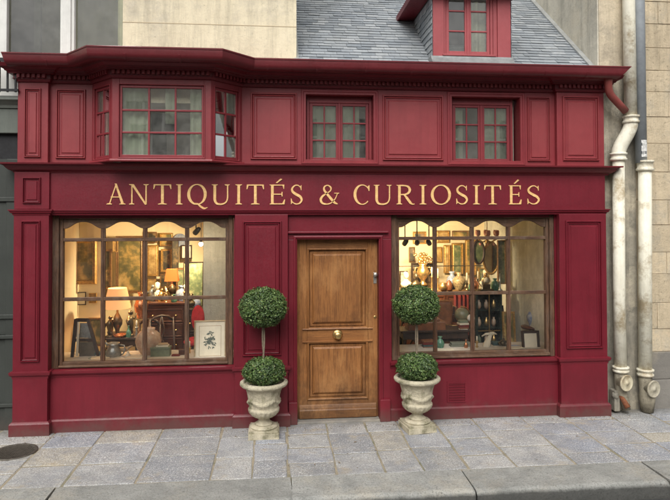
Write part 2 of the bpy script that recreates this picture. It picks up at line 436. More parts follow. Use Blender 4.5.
for k in range(900):
    x = rg.uniform(-3.2, 5.2); y = -.155-abs(rg.gauss(0, .06)) if rg.random() < .75 else rg.uniform(-1.4, -.2)
    if -.08 < x+.0 < .0: continue
    r = rg.uniform(.002, .0055)
    mb.blob((x, y, .003), r, (rg.uniform(.7, 1.4), rg.uniform(.7, 1.4), .6), 1)
for k in range(26):
    x = rg.uniform(-3.0, 4.8); y = rg.uniform(-1.4, -.17); a = rg.uniform(0, 6.28); L = rg.uniform(.010, .022); z = .008
    c, s_ = math.cos(a)*L, math.sin(a)*L
    mb.quad((x-c, y-s_, z), (x+s_*.4, y-c*.4, z+.003), (x+c, y+s_, z+.002), (x-s_*.4, y+c*.4, z+.006))
gr = mb.build('grit', GR); gr['kind'] = 'stuff'
# ================================================================== RED SHOP
shop = thing('antique_shop', 'two storey crimson antique shop with gold lettering, display windows and slate roof', 'shop building', (0.55, 0, 0))
shop.location = (0, 0, 0)
PROF_P = [(0,-.006),(0,.014),(.008,.022),(.019,.022),(.024,.006),(.027,-.001),(.030,.006),(.040,.014),(.048,.012),(.055,-.004),(.078,-.004),(.096,.010),(.102,.010)]
def prof_scale(k): return [(d*k, o) for d, o in PROF_P]
# --- upper wall
W1 = (.341, 1.136, 3.005, 3.80); W2 = (2.084, 2.925, 3.005, 3.805)
BAYH = (-2.07, -.398, 2.98, 3.86)
MB().holed(-2.85, 3.956, 2.96, 4.08, [W1, W2, BAYH], 0, .22).build('upper_wall', REDU, shop)
MB().box(-2.80, 3.93, .225, .26, 2.5, 2.96).box(-2.80, 3.93, .225, .25, 3.86, 4.08).build('backing_wall', DARKIN, shop)
def pilaster(name, x0, x1, z0, z1, y, pan, mat, k=.75, base=None):
    o = MB().box(x0, x1, y, .02, z0, z1).build(name, mat, shop, bevel=.004)
    MB().ring(*pan, y, prof_scale(k)).build('raised_panel', REDP, o)
    return o
pilaster('upper_pilaster', -2.849, -2.526, 2.968, 3.875, -.06, (-2.775, -2.60, 3.035, 3.80), REDU, .55)
pilaster('upper_pilaster', 3.361, 3.956, 2.968, 3.885, -.06, (3.43, 3.885, 3.04, 3.82), REDU, .75)
for x0, x1, z0, z1, k in ((-2.46, -2.14, 3.03, 3.81, .7), (-.30, .235, 3.035, 3.81, .8), (1.245, 1.975, 3.035, 3.81, .8), (3.015, 3.30, 3.035, 3.815, .55)):
    MB().ring(x0, x1, z0, z1, 0, prof_scale(k)).build('wall_panel', REDP, shop)
# window surrounds
AP = [(0,-.003),(0,.012),(.008,.018),(.022,.018),(.030,.008),(.052,.008),(.056,-.003)]
for w in (W1, W2):
    MB().ring(w[0]-.056, w[1]+.056, w[2]-.02, w[3]+.056, 0, AP, fill=False).build('window_surround', REDU, shop)
def casement(parent, W, yf, mat, ncol, nrow, mid=True, top=.075, glass=GLASSU):
    """a window of two leaves in the opening W, frame face at yf"""
    x0, x1, z0, z1 = W
    win = node('casement_window', parent)
    fr = MB(); fw = .032
    fr.box(x0, x0+fw, yf, yf+.05, z0, z1).box(x1-fw, x1, yf, yf+.05, z0, z1).box(x0+fw, x1-fw, yf+.001, yf+.05, z1-top, z1).box(x0+fw, x1-fw, yf-.012, yf+.05, z0, z0+.028)
    fr.build('window_frame', mat, win, .003)
    cx = (x0+x1)/2
    leaves = [(x0+fw+.004, cx-.004), (cx+.004, x1-fw-.004)] if mid else [(x0+fw+.004, x1-fw-.004)]
    gl = MB()
    for a, b in leaves:
        l = MB(); s = .036; za, zb = z0+.030, z1-top-.003; y = yf+.008
        l.box(a, a+s, y, y+.035, za, zb).box(b-s, b, y, y+.035, za, zb).box(a+s, b-s, y+.001, y+.034, za, za+.042).box(a+s, b-s, y+.001, y+.034, zb-.03, zb)
        gx0, gx1, gz0, gz1 = a+s, b-s, za+.042, zb-.03
        for i in range(1, ncol):
            x = gx0+(gx1-gx0)*i/ncol; l.box(x-.0085, x+.0085, y+.006, y+.028, gz0, gz1)
        for j in range(1, nrow):
            z = gz0+(gz1-gz0)*j/nrow; l.box(gx0, gx1, y+.004, y+.030, z-.0085, z+.0085)
        l.build('sash', mat, win, .003)
        gl.quad((gx0, y+.018, gz0), (gx1, y+.018, gz0), (gx1, y+.018, gz1), (gx0, y+.018, gz1))
    if mid: MB().box(cx-.016, cx+.016, yf-.006, yf+.02, z0+.03, z1-top-.002).build('meeting_rail', mat, win, .006)
    gl.build('panes', glass, win)
    return win
def folds(name, parent, x0, x1, y, z0, z1, mat, n=60, amp=.018, wl=.09):
    m = MB(); vs = []
    for i in range(n+1):
        x = x0+(x1-x0)*i/n; yy = y+amp*math.sin(2*PI*x/wl+noise.noise(Vector((x*4, 0, y)))*3)
        vs.append((m.bm.verts.new((x, yy, z0)), m.bm.verts.new((x, yy, z1))))
    for a, b in zip(vs, vs[1:]):
        f = m.bm.faces.new([a[0], b[0], b[1], a[1]]); f.smooth = True
    return m.build(name, mat, parent)
casement(shop, (W1[0]+.012, W1[1]-.004, W1[2]-.003, W1[3]-.002), .10, REDU, 2, 3)
casement(shop, (W2[0]+.004, W2[1]-.05, W2[2]-.003, W2[3]-.002), .10, REDU, 2, 3)
for w in (W1, W2):
    m = MB().box(w[0]-.2, w[1]+.2, .9, .92, 2.97, 4.0).box(w[0]-.2, w[1]+.2, .24, .9, 2.95, 2.965)
    m.build('room_wall', DARKIN, shop)
folds('curtain', shop, .36, .90, .17, 3.0, 3.82, CURT, amp=.006)
folds('curtain', shop, .90, .99, .19, 3.0, 3.82, CURT, amp=.006)
folds('curtain', shop, 2.50, 2.91, .17, 3.0, 3.82, CURT, amp=.006)
folds('curtain', shop, 2.10, 2.27, .17, 3.0, 3.82, CURT, amp=.006)

# --- bay window
bay = node('bay_window', shop)
bx = [(-2.07, -.002), (-1.763, -.34), (-.714, -.34), (-.398, -.002)]
def seg_frame(p, q):
    d = Vector((q[0]-p[0], q[1]-p[1], 0)); L = d.length; d.normalize()
    n = Vector((-d.y, d.x, 0))   # into the building
    return L, Matrix(((d.x, n.x, 0, p[0]), (d.y, n.y, 0, p[1]), (0, 0, 1, 0), (0, 0, 0, 1)))
frm = MB(); bars = MB(); gl = MB(); GZ0, GZ1 = 3.048, 3.775
for si, (p, q) in enumerate(zip(bx, bx[1:])):
    L, M = seg_frame(p, q)
    mg = .075 if si == 1 else .052
    frm.box(0, mg, 0, .06, 2.972, 3.885, M); frm.box(L-mg, L, 0, .06, 2.972, 3.885, M)
    frm.box(mg, L-mg, .001, .06, 2.972, GZ0-.03, M); frm.box(mg, L-mg, .001, .06, GZ1+.03, 3.885, M)
    s0, s1 = mg+.004, L-mg-.004
    frm.ring(mg-.012, L-mg+.012, GZ0-.042, GZ1+.042, 0, [(0,-.002),(0,.010),(.010,.010),(.014,-.002)], fill=False, M=M)
    sw = .022
    bars.box(s0, s0+sw, .012, .05, GZ0-.028, GZ1+.028, M); bars.box(s1-sw, s1, .012, .05, GZ0-.028, GZ1+.028, M)
    bars.box(s0+sw, s1-sw, .013, .049, GZ0-.028, GZ0, M); bars.box(s0+sw, s1-sw, .013, .049, GZ1, GZ1+.028, M)
    nc = 3 if si == 1 else 2
    for i in range(1, nc):
        x = s0+sw+(s1-s0-2*sw)*i/nc; bars.box(x-.010, x+.010, .018, .045, GZ0, GZ1, M)
    for j in range(1, 3):
        z = GZ0+(GZ1-GZ0)*j/3; bars.box(s0+sw, s1-sw, .016, .047, z-.010, z+.010, M)
    a, b = M @ Vector((s0+sw, .03, 0)), M @ Vector((s1-sw, .03, 0))
    # each pane leans a hair differently, as old glass does
    for i in range(nc):
        for j in range(3):
            u0, u1 = i/nc, (i+1)/nc; z0, z1 = GZ0+(GZ1-GZ0)*j/3, GZ0+(GZ1-GZ0)*(j+1)/3
            A = a.lerp(b, u0); B = a.lerp(b, u1); t = random.uniform(-.0025, .0025); t2 = random.uniform(-.0025, .0025)
            gl.quad((A.x, A.y+t, z0), (B.x, B.y+t2, z0), (B.x, B.y-t, z1), (A.x, A.y-t2, z1))
frm.build('bay_frame', REDU, bay, .003); bars.build('glazing_bars', REDU, bay, .0025); gl.build('panes', GLASSU, bay)
MB().sweep([(-2.085, -.001), (-1.77, -.348), (-.707, -.348), (-.384, -.001)], [(-.03, 2.971), (.02, 2.971), (.026, 2.982), (.02, 3.0), (-.03, 3.004)]).build('bay_sill', REDU, bay, .003)
MB().prism([(-2.05, 2.969), (-.42, 2.969), (-.42, 2.975), (-2.05, 2.975)], -.02, .9).build('bay_floor', DARKIN, bay)
m = MB(); m.box(-2.3, -.2, .9, .93, 2.9, 4.0); m.build('room_wall', DARKIN, bay)
folds('curtain', bay, -1.72, -1.37, -.255, 2.99, 3.86, CURT, amp=.010); folds('curtain', bay, -1.22, -1.10, -.24, 3.40, 3.86, CURT, amp=.01); folds('curtain', bay, -.95, -.76, -.25, 2.99, 3.86, CURT, amp=.012)
folds('curtain', bay, -2.0, -1.75, -.02, 2.99, 3.86, CURT, amp=.01); folds('curtain', bay, -.74, -.44, -.03, 2.99, 3.86, CURT, amp=.01)

# --- cornice, dentils, gutter
CP = [(-2.849, .2), (-2.849, -.06), (-2.526, -.06), (-2.526, 0), (-2.07, 0), (-1.763, -.34), (-.714, -.34), (-.398, 0), (3.361, 0), (3.361, -.06), (3.956, -.06), (3.956, .2)]
cornice = MB().sweep(CP, [(-.01, 3.872), (.022, 3.872), (.026, 3.884), (.034, 3.896), (.034, 3.902), (.046, 3.902), (.046, 3.905), (.036, 3.906), (.036, 3.953), (.078, 3.953), (.084, 3.972), (.10, 3.975), (.108, 3.99), (.15, 4.012), (.17, 4.05), (-.01, 4.055)]).build('cornice', REDD, shop)
mb = MB(); line = []
for p, q in list(zip(CP, CP[1:]))[1:-1]:
    L, M = seg_frame(p, q)
    if L < .1: continue
    n = max(1, int(round(L/.052))); st = L/n
    for i in range(n):
        x = (i+.5)*st
        for u, v in ((x-.0145, -.040), (x-.0145, -.068), (x+.0145, -.068), (x+.0145, -.040)): line.append(M @ Vector((u, v, 0)))
lo = [mb.bm.verts.new((v.x, v.y, 3.911)) for v in line]; hi = [mb.bm.verts.new((v.x, v.y, 3.951)) for v in line]
for k in range(len(line)-1): mb.bm.faces.new([lo[k], lo[k+1], hi[k+1], hi[k]])
for k in range(0, len(line), 4): mb.bm.faces.new(lo[k:k+4]); mb.bm.faces.new(hi[k:k+4])
mb.build('dentils', REDU, cornice, fixn=False)
GP = [(-2.86, 0), (-2.07, 0), (-1.763, -.34), (-.714, -.34), (-.398, 0), (4.0, 0)]
gprof = [(.05, 4.052), (.05, 4.030), (.205, 4.030), (.212, 4.022)] + [(.286+.072*math.sin(R(a)), 4.062-.072*math.cos(R(a))) for a in range(-52, 91, 13)] + [(.360, 4.100), (.366, 4.106), (.367, 4.118), (.360, 4.124), (.350, 4.120), (.345, 4.108), (.05, 4.100)]
gut = MB().sweep(GP, gprof, shear_end=1.0, shear_start=.3).build('gutter', m_paint('gutter paint', (.135, .018, .023), .34, .6), shop, smooth=True)
for x in (-2.45, -1.55, -1.0, -.1, .45, 1.0, 1.52, 2.05, 2.6, 3.1, 3.6):
    off = -.34 if -1.76 < x < -.72 else 0
    MB().sweep([(x-.012, off), (x+.012, off)], [(.286+.076*math.sin(R(a)), 4.062-.076*math.cos(R(a))) for a in range(-52, 91, 13)] + [(.30, 4.09)]).build('gutter_joint', bpy.data.materials['gutter paint'], gut)
x0, z0 = at(608, 69, -.25); x1, z1 = at(608.5, 88, -.2); x2, z2 = at(626, 111, -.13)
pts = [(x0, -.25, z0), (x0, -.25, z0-.05)]
P0, P1, P2 = Vector((x0, -.25, z0-.05)), Vector((x1, -.2, z1-.06)), Vector((x2, -.12, z2))
K0, K1 = P1.lerp(P0, .35), P1.lerp(P2, .22)
for t in range(0, 6):
    t /= 5; pts.append(tuple((1-t)**2*K0 + 2*t*(1-t)*P1 + t*t*K1))
pts += [tuple(K1.lerp(P2, .5)), tuple(P2)]
sp = MB().tube(pts, [.052]*2+[.044]*8, 16).build('downspout', m_paint('faded red spout', (.24, .045, .04), .4, .5, fade=(.33, .12, .10)), shop)
MB().lathe([(.05, -.012), (.05, .012)], (x0, -.25, z0-.05), 16).build('spout_collar', REDD, sp)

# --- ledge between storeys and sign board
MB().sweep([(-2.84, .1), (-2.84, -.06), (3.95, -.06), (3.95, .1)], [(-.02, 2.866), (.035, 2.866), (.04, 2.880), (.052, 2.884), (.075, 2.895), (.095, 2.915), (.112, 2.938), (.125, 2.944), (.128, 2.950), (.155, 2.951), (.158, 2.968), (-.02, 2.976)]).build('ledge', REDD, shop)
fascia = MB().box(-2.50, 3.945, -.085, .05, 2.455, 2.868).build('sign_board', RED, shop)
MB().sweep([(-2.857, .1), (-2.857, -.115), (-2.487, -.115), (-2.487, -.08), (3.945, -.08), (3.945, .1)], [(-.03, 2.395), (.010, 2.395), (.014, 2.415), (.030, 2.422), (.036, 2.440), (.046, 2.446), (.046, 2.458), (-.03, 2.461)]).build('sign_moulding', RED, shop)
fb = MB().box(-2.857, -2.487, -.115, .05, 2.462, 2.870).build('sign_end_block', RED, shop, .004)
MB().ring(-2.765, -2.575, 2.525, 2.81, -.115, prof_scale(.45)).build('raised_panel', RED, fb)
MB().box(-2.80, 3.93, .0, .2, 2.36, 2.40).build('header_beam', RED, shop)

# --- lettering (20 mm serif capitals built stroke by stroke)
class Glyph:
    def __init__(s): s.m = MB(); s.k = 0
    def poly(s, pts):
        s.k += 1; s.m.prism([(x, z) for x, z in pts], -.006-.0004*s.k, 0); return s
    def box(s, x0, x1, z0, z1): return s.poly([(x0, z0), (x1, z0), (x1, z1), (x0, z1)])
    def stroke(s, P, W, n=22):
        """smooth strip through points P with widths W"""
        pts = []
        m = len(P)
        for i in range(m-1):
            p0, p1, p2, p3 = P[max(i-1, 0)], P[i], P[i+1], P[min(i+2, m-1)]
            for k in range(6):
                t = k/6
                c = [.5*((2*p1[a]) + (-p0[a]+p2[a])*t + (2*p0[a]-5*p1[a]+4*p2[a]-p3[a])*t*t + (-p0[a]+3*p1[a]-3*p2[a]+p3[a])*t**3) for a in (0, 1)]
                pts.append((c[0], c[1], W[i]+(W[i+1]-W[i])*t))
        pts.append((*P[-1], W[-1]))
        L = []; Rr = []
        for i, (x, z, w) in enumerate(pts):
            a = pts[max(i-1, 0)]; b = pts[min(i+1, len(pts)-1)]
            d = Vector((b[0]-a[0], b[1]-a[1])); d.normalize(); nn = Vector((-d.y, d.x))*w/2
            L.append((x+nn.x, z+nn.y)); Rr.append((x-nn.x, z-nn.y))
        s.k += 1; y = -.006-.0004*s.k
        bm = s.m.bm
        rows = [[bm.verts.new((a[0], y, a[1])), bm.verts.new((b[0], y, b[1])), bm.verts.new((b[0], 0, b[1])), bm.verts.new((a[0], 0, a[1]))] for a, b in zip(L, Rr)]
        for r0, r1 in zip(rows, rows[1:]):
            for q in range(4): bm.faces.new([r0[q], r1[q], r1[(q+1)%4], r0[(q+1)%4]])
        bm.faces.new(rows[0]); bm.faces.new(rows[-1][::-1])
        return s
T, t_ = .134, .062      # thick and thin strokes of a letter one unit high
def serif(g, cx, w, z, up=True):
    h = .038; d = 1 if up else -1
    g.poly([(cx-w/2, z), (cx+w/2, z), (cx+w/2, z+d*h*.6), (cx+w*.22, z+d*h*1.5), (cx-w*.22, z+d*h*1.5), (cx-w/2, z+d*h*.6)][::d])
def glyph(ch, w):
    g = Glyph()
    if ch == 'I':
        c = w/2; g.box(c-T/2, c+T/2, .01, .99); serif(g, c, w, 0); serif(g, c, w, 1, False)
    elif ch == 'T':
        c = w/2; g.box(c-T/2, c+T/2, .01, .97); serif(g, c, w*.5, 0); g.box(.02, w-.02, .945, 1.0)
        g.poly([(0, .76), (.035, .76), (.10, .95), (0.01, .99)]); g.poly([(w, .76), (w-.01, .99), (w-.10, .95), (w-.035, .76)])
    elif ch == 'N':
        g.box(.10, .10+t_, .01, .98); g.box(w-.12-t_*.5, w-.12+t_*.5, .0, .98)
        g.poly([(.08, 1.0), (.22, 1.0), (w-.09, .0), (w-.17, -.02)])
        serif(g, .12, .26, 0); serif(g, .10, .22, 1, False); serif(g, w-.12, .26, 1, False)
    elif ch == 'A':
        c = w*.5
        g.poly([(.10, .01), (.155, .01), (c+.02, .93), (c-.01, 1.02)]); g.poly([(c-.06, 1.03), (c+.035, 1.03), (w-.04, .01), (w-.17, .01)])
        g.box(w*.22, w*.73, .34, .385); serif(g, .12, .26, 0); serif(g, w-.12, .30, 0)
    elif ch in 'OQ':
        n = 40; cx = w/2; pr = None
        P = [(cx+(w/2-.055)*math.cos(2*PI*i/n), .5+(.515-.02)*math.sin(2*PI*i/n)) for i in range(n+1)]
        W = [t_*.8+(T+.012-t_*.8)*abs(math.cos(2*PI*i/n-.12))**1.6 for i in range(n+1)]
        g.stroke(P, W)
        if ch == 'Q': g.stroke([(cx-.12, .06), (cx+.04, .02), (cx+.2, -.12), (cx+.36, -.20), (w+.06, -.15)], [.02, .07, .10, .085, .02])
    elif ch == 'U':
        g.box(.09, .09+T, .30, .99); g.box(w-.14, w-.14+t_, .30, .99)
        g.stroke([(.09+T/2, .36), (.10+T/2, .2), (.26, .045), (w*.53, .01), (w-.24, .07), (w-.14, .2), (w-.14+t_/2, .36)], [T, T*.98, T*.75, t_*1.2, t_*1.1, t_, t_])
        serif(g, .09+T/2, .30, 1, False); serif(g, w-.13, .25, 1, False)
    elif ch == 'E':
        g.box(.08, .08+T, .01, .99); serif(g, .13, .24, 0); serif(g, .13, .24, 1, False)
        g.box(.12, w-.02, .95, 1.0); g.box(.12, w-.10, .49, .54); g.box(.12, w, .0, .05)
        g.poly([(w-.02, .78), (w-.01, 1.0), (w-.10, .96), (w-.045, .78)]); g.poly([(w+.03, .25), (w-.01, .25), (w-.12, .04), (w-.0, .0)])
        g.poly([(w-.10, .40), (w-.10, .63), (w-.14, .63), (w-.16, .515), (w-.14, .40)])
        g.poly([(w*.42, 1.09), (w*.50, 1.07), (w*.86, 1.27), (w*.74, 1.31)])
    elif ch == 'C':
        cx = w/2+.03; P = []; W = []
        for i in range(31):
            a = R(42+(318-42)*i/30); P.append((cx+(w/2-.03)*math.cos(a), .5+.495*math.sin(a)))
            W.append(t_*.8+(T+.012-t_*.8)*max(0, -math.cos(a))**1.3)
        g.stroke(P, W); g.poly([(w-.02, .68), (w-.055, .68), (w-.13, .90), (w-.03, .99), (w-.01, .97)])
    elif ch == 'S':
        g.stroke([(w-.10, .84), (w*.62, .965), (w*.36, .95), (.11, .80), (.14, .64), (w*.45, .52), (w*.78, .39), (w-.07, .22), (w*.72, .055), (w*.42, .025), (.09, .14)],
                 [.045, .05, .06, .095, .12, .135, .13, .10, .07, .05, .045])
        g.poly([(w-.07, .72), (w-.105, .72), (w-.15, .90), (w-.08, .99)]); g.poly([(.04, .30), (.075, .30), (.13, .10), (.05, .0)])
    elif ch == 'R':
        g.box(.09, .09+T, .01, .99); serif(g, .15, .30, 0); serif(g, .13, .24, 1, False)
        g.stroke([(.15, .975), (w*.5, .965), (w*.70, .90), (w*.78, .745), (w*.70, .59), (w*.5, .515), (.18, .505)], [t_, t_*1.1, T*.8, T, T*.8, t_*1.1, t_])
        g.stroke([(w*.44, .51), (w*.60, .34), (w*.80, .10), (w*.92, .02), (w+.05, .015)], [.05, T*.95, T*.95, .07, .03])
    elif ch == '&':
        g.stroke([(w*.97, .56), (w*.86, .30), (w*.66, .09), (w*.42, .015), (w*.17, .07), (.09, .25), (.20, .43), (w*.42, .57), (w*.60, .70), (w*.62, .86), (w*.46, .97), (w*.29, .90), (w*.27, .74), (w*.40, .56), (w*.62, .30), (w*.82, .09), (w*.98, .02)],
                 [.035, .045, .05, .06, .10, .125, .10, .05, .06, .08, .05, .07, .10, .115, .13, .12, .04])
        g.box(w*.80, w*1.06, .55, .59)
    return g
TXT = [('A',106.8,125),('N',129.2,148.6),('T',153.4,171.4),('I',176,182.6),('Q',187.6,206.4),('U',211.6,229.8),('I',235.4,242),('T',246.6,264),('E',269.4,284.5),('S',290,303),
       ('&',319,338),('C',353.8,369.8),('U',373.6,391.6),('R',396.4,413.5),('I',419.5,426.4),('O',431.2,450.6),('S',455.4,468.2),('I',473,479.8),('T',484.2,501),('E',508.5,521),('S',526.6,540)]
CAP = .226; ZB = 2.515
for ch, a, b in TXT:
    xa, _ = at(a, 195, -.09); xb, _ = at(b, 195, -.09)
    g = glyph(ch, (xb-xa)/CAP)
    for v in g.m.bm.verts: v.co.x *= CAP; v.co.z *= CAP
    o = g.m.build('letter', GOLD, fascia); o.location = (xa, -.0855, ZB)

# --- ground floor: pilasters, risers, door case
def base_pil(x0, x1, pan, y=-.12, k=.75, cap=.69):
    o = MB().box(x0, x1, y, .02, cap-.01, 2.40).build('pilaster', RED, shop, .004)
    MB().ring(*pan, y, prof_scale(k)).build('raised_panel', RED, o)
    path = [(x0, .0), (x0, y), (x1, y), (x1, .0)]
    MB().sweep(path, [(-.03, cap-.075), (.004, cap-.075), (.007, cap-.05), (.024, cap-.035), (.030, cap-.012), (.030, cap), (.006, cap+.006), (-.03, cap+.006)]).build('pilaster_cap', RED, o)
    MB().box(x0+.003, x1-.003, y-.004, .02, .0, cap-.06).build('pedestal', RED, o, .004)
    MB().sweep(path, [(-.03, -.02), (.026, -.02), (.026, .125), (.016, .14), (.006, .15), (-.03, .15)]).build('plinth', RED, o)
    return o
base_pil(-2.857, -2.487, (-2.775, -2.575, .80, 2.335), k=.5)
base_pil(3.350, 3.936, (3.424, 3.873, .80, 2.32))
base_pil(-.470, .128, (-.385, .055, .80, 2.325), y=-.10, cap=.675)
for x0, x1 in ((-2.487, -.47), (1.315, 3.350)):
    o = MB().box(x0, x1, -.05, .10, 0, .665).build('stall_riser', RED, shop)
    MB().sweep([(x0, -.05), (x1, -.05)], [(-.05, .605), (.004, .605), (.010, .625), (.030, .640), (.042, .655), (.046, .682), (-.05, .688)]).build('sill_moulding', RED, o)
    MB().sweep([(x0, -.05), (x1, -.05)], [(-.05, -.02), (.016, -.02), (.016, .125), (.008, .135), (.002, .142), (-.05, .142)]).build('skirting', RED, o)
vent = MB(); vx0, vz0 = at(447.5, 402.5, -.06); vx1, vz1 = at(466.5, 381.5, -.06)
vent.ring(vx0, vx1, vz0, vz1, -.05, [(0, -.002), (0, .008), (.016, .008), (.020, -.001)])
for i in range(7):
    z = vz0+.03+(vz1-vz0-.055)*i/6; vent.box(vx0+.018, vx1-.018, -.060, -.050, z-.005, z+.006, Matrix.Identity(4))
vent.build('vent_grille', RED, shop)
# door case
MB().box(.131, .234, -.045, .16, 0, 2.110).build('door_jamb', RED, shop, .004)
MB().box(1.189, 1.335, -.045, .16, 0, 2.110).build('door_jamb', RED, shop, .004)
MB().box(.131, 1.335, -.045, .16, 2.112, 2.40).build('door_lintel', RED, shop, .004)
MB().ring(.193, 1.231, -.3, 2.153, -.045, [(0,-.002),(0,.016),(.010,.022),(.022,.022),(.03,.008),(.040,.004),(.042,-.003)], fill=False).build('door_architrave', RED, shop)
MB().box(.125, 1.300, -.080, -.03, 2.180, 2.204).build('door_head_moulding', RED, shop, .006)
for a, b in ((.136, .236), (1.192, 1.315)): MB().box(a, b, -.082, .05, 0, .255).build('jamb_plinth', RED, shop, .006)
for a, b in ((-2.78, -2.49), (1.336, 1.341), (3.335, 3.93), (-.49, .12)): MB().box(a, b, -.02, .16, .01, 2.39).build('core_wall', RED, shop)
# stone threshold
MB().box(.16, 1.26, -.06, .25, -.02, .022).build('threshold', GREYST, shop, .01)
# --- door
door = node('door', shop)
DY = .055
MB().box(.236, .352, DY, DY+.05, .024, 2.13).build('stile', DOORW, door, .003)
MB().box(1.072, 1.187, DY, DY+.05, .024, 2.13).build('stile', DOORW, door, .003)
for za, zb in ((2.005, 2.13), (.915, 1.055), (.024, .235)):
    MB().box(.353, 1.071, DY+.002, DY+.05, za, zb).build('rail', DOORH, door, .003)
PD = [(0,-.006),(0,.014),(.010,.020),(.020,.016),(.024,.010),(.026,-.026),(.036,-.026),(.038,-.014),(.060,-.014),(.063,-.020),(.068,-.010),(.084,.002),(.088,.004)]
MB().ring(.353, 1.071, 1.055, 2.005, DY+.004, PD).build('door_panel', DOORW, door)
MB().ring(.353, 1.071, .235, .915, DY+.004, PD).build('door_panel', DOORW, door)
MB().sweep([(.262, DY), (1.165, DY)], [(-.01, .03), (.030, .03), (.030, .12), (.024, .132), (.020, .150), (.012, .175), (.004, .185), (-.01, .185)]).build('weather_board', DOORH, door, .003)
MB().sweep([(.30, DY), (1.125, DY)], [(-.002, .900), (.016, .903), (.020, .914), (.008, .922), (-.002, .923)]).build('rail_bead', DOORH, door)
MB().sweep([(.30, DY), (1.125, DY)], [(-.002, 1.048), (.010, 1.050), (.020, 1.058), (.016, 1.068), (-.002, 1.070)]).build('rail_bead', DOORH, door)
kx, kz = at(338, 335.5, -.0)
kM = Matrix.Rotation(R(90), 4, 'X')
kn = MB().lathe([(.058, 0), (.060, .006), (.045, .012), (.020, .016), (.018, .035), (.030, .042), (.043, .056), (.045, .068), (.036, .080), (.018, .087), (.002, .088)], (kx, DY, kz), 28, M=kM)
kn.build('door_knob', BRASS, door)
lx, lz = at(375, 277, DY)
STEEL = m_simple('worn nickel', (.5, .47, .42), .35, .2, 30, .8)
MB().box(lx-.020, lx+.020, DY-.006, DY, lz-.075, lz+.055).build('lock_plate', STEEL, door, .002)
MB().lathe([(.012, 0), (.012, .018), (.024, .026), (.026, .036), (.018, .044), (.002, .046)], (lx, DY-.005, lz+.030), 18, M=kM).build('turn_knob', STEEL, door)
ex, ez = at(375, 317, DY)
MB().lathe([(.018, 0), (.018, .004), (.012, .006), (.004, .006)], (ex, DY, ez), 16, M=kM).build('keyhole_plate', BRASS, door)
MB().box(.24, 1.18, .17, .2, 0, 2.39).build('door_backing', DARKIN, shop)

# --- display windows
def display(x0, x1, z0, z1, gx0, gx1, mull, gz0, ztr, zmid, zhi, zlo):
    w = node('display_window', shop)
    yf = .02
    f = MB()
    MB().prism([(x0, z0), (gx0-.035, z0), (gx0-.035, z1), (x0, z1)], yf-.03, yf+.08).build('side_frame', FRW, w, .006)
    MB().prism([(gx1+.035, z0), (x1, z0), (x1, z1), (gx1+.035, z1)], yf-.03, yf+.08).build('side_frame', FRW, w, .006)
    MB().box(gx0-.0345, gx0, yf, yf+.07, z0, z1-.001).build('inner_stile', FRW, w, .005)
    MB().box(gx1, gx1+.0345, yf, yf+.07, z0, z1-.001).build('inner_stile', FRW, w, .005)
    b = MB(); b.box(gx0-.034, gx1+.034, yf-.022, yf+.075, z0, gz0-.03).box(gx0, gx1, yf+.004, yf+.065, gz0-.03, gz0)
    b.sweep([(gx0-.03, yf-.02), (gx1+.03, yf-.02)], [(-.01, z0+.012), (.022, z0+.012), (.022, z0+.026), (.012, z0+.034), (-.01, z0+.036)])
    b.build('bottom_rail', FRH, w, .004)
    # scalloped header board
    h = MB(); edges = [gx0]+mull+[gx1]; P = []
    for a, c in zip(edges, edges[1:]):
        for i in range(25):
            t = i/24; s = abs(2*t-1); s = min(1, max(0, (s-.04)/.90))
            z = zhi-(zhi-zlo)*(.5-.5*math.cos(PI*s**1.25))
            P.append((a+(c-a)*t, z))
    Q = []
    for p in P:
        if not Q or p[0]-Q[-1][0] > 1e-5: Q.append(p)
    rows = [[h.bm.verts.new((x, yf+.006, z)), h.bm.verts.new((x, yf+.006, z1-.04)), h.bm.verts.new((x, yf+.04, z1-.04)), h.bm.verts.new((x, yf+.04, z))] for x, z in Q]
    for r0, r1 in zip(rows, rows[1:]):
        for q in range(4): h.bm.faces.new([r0[q], r1[q], r1[(q+1)%4], r0[(q+1)%4]])
    h.bm.faces.new(rows[0]); h.bm.faces.new(rows[-1][::-1])
    h.box(gx0-.034, gx1+.034, yf-.018, yf+.075, z1-.04, z1)
    h.build('scalloped_header', FRH, w, .004)
    v = MB()
    for x in mull:
        v.prism([(x-.023, gz0), (x+.023, gz0), (x+.023, zlo+.02), (x-.023, zlo+.02)], yf+.012, yf+.055)
        v.prism([(x-.008, gz0), (x+.008, gz0), (x+.008, zlo+.0), (x-.008, zlo+.0)], yf+.002, yf+.014)
    v.build('mullions', FRW, w, .004)
    c = MB()
    c.box(gx0, gx1, yf+.004, yf+.058, ztr-.019, ztr+.019); c.box(gx0, gx1, yf+.006, yf+.057, zmid-.019, zmid+.019)
    c.build('cross_bars', FRH, w, .004)
    g = MB(); y = yf+.034; zz = [gz0, zmid, ztr, zhi+.01]
    for i, (a, d) in enumerate(zip(edges, edges[1:])):
        for j in range(3):
            e = random.uniform(-.0018, .0018); e2 = random.uniform(-.0018, .0018)
            g.quad((a, y+e, zz[j]), (d, y+e2, zz[j]), (d, y-e, zz[j+1]), (a, y-e2, zz[j+1]))
    g.build('panes', GLASS, w)
display(-2.497, -.50, .688, 2.392, -2.385, -.585, [-1.955, -1.492, -1.023], .752, 2.118, 1.450, 2.318, 2.243)
display(1.343, 3.334, .688, 2.392, 1.443, 3.245, [1.879, 2.335, 2.785], .765, 2.113, 1.454, 2.318, 2.243)

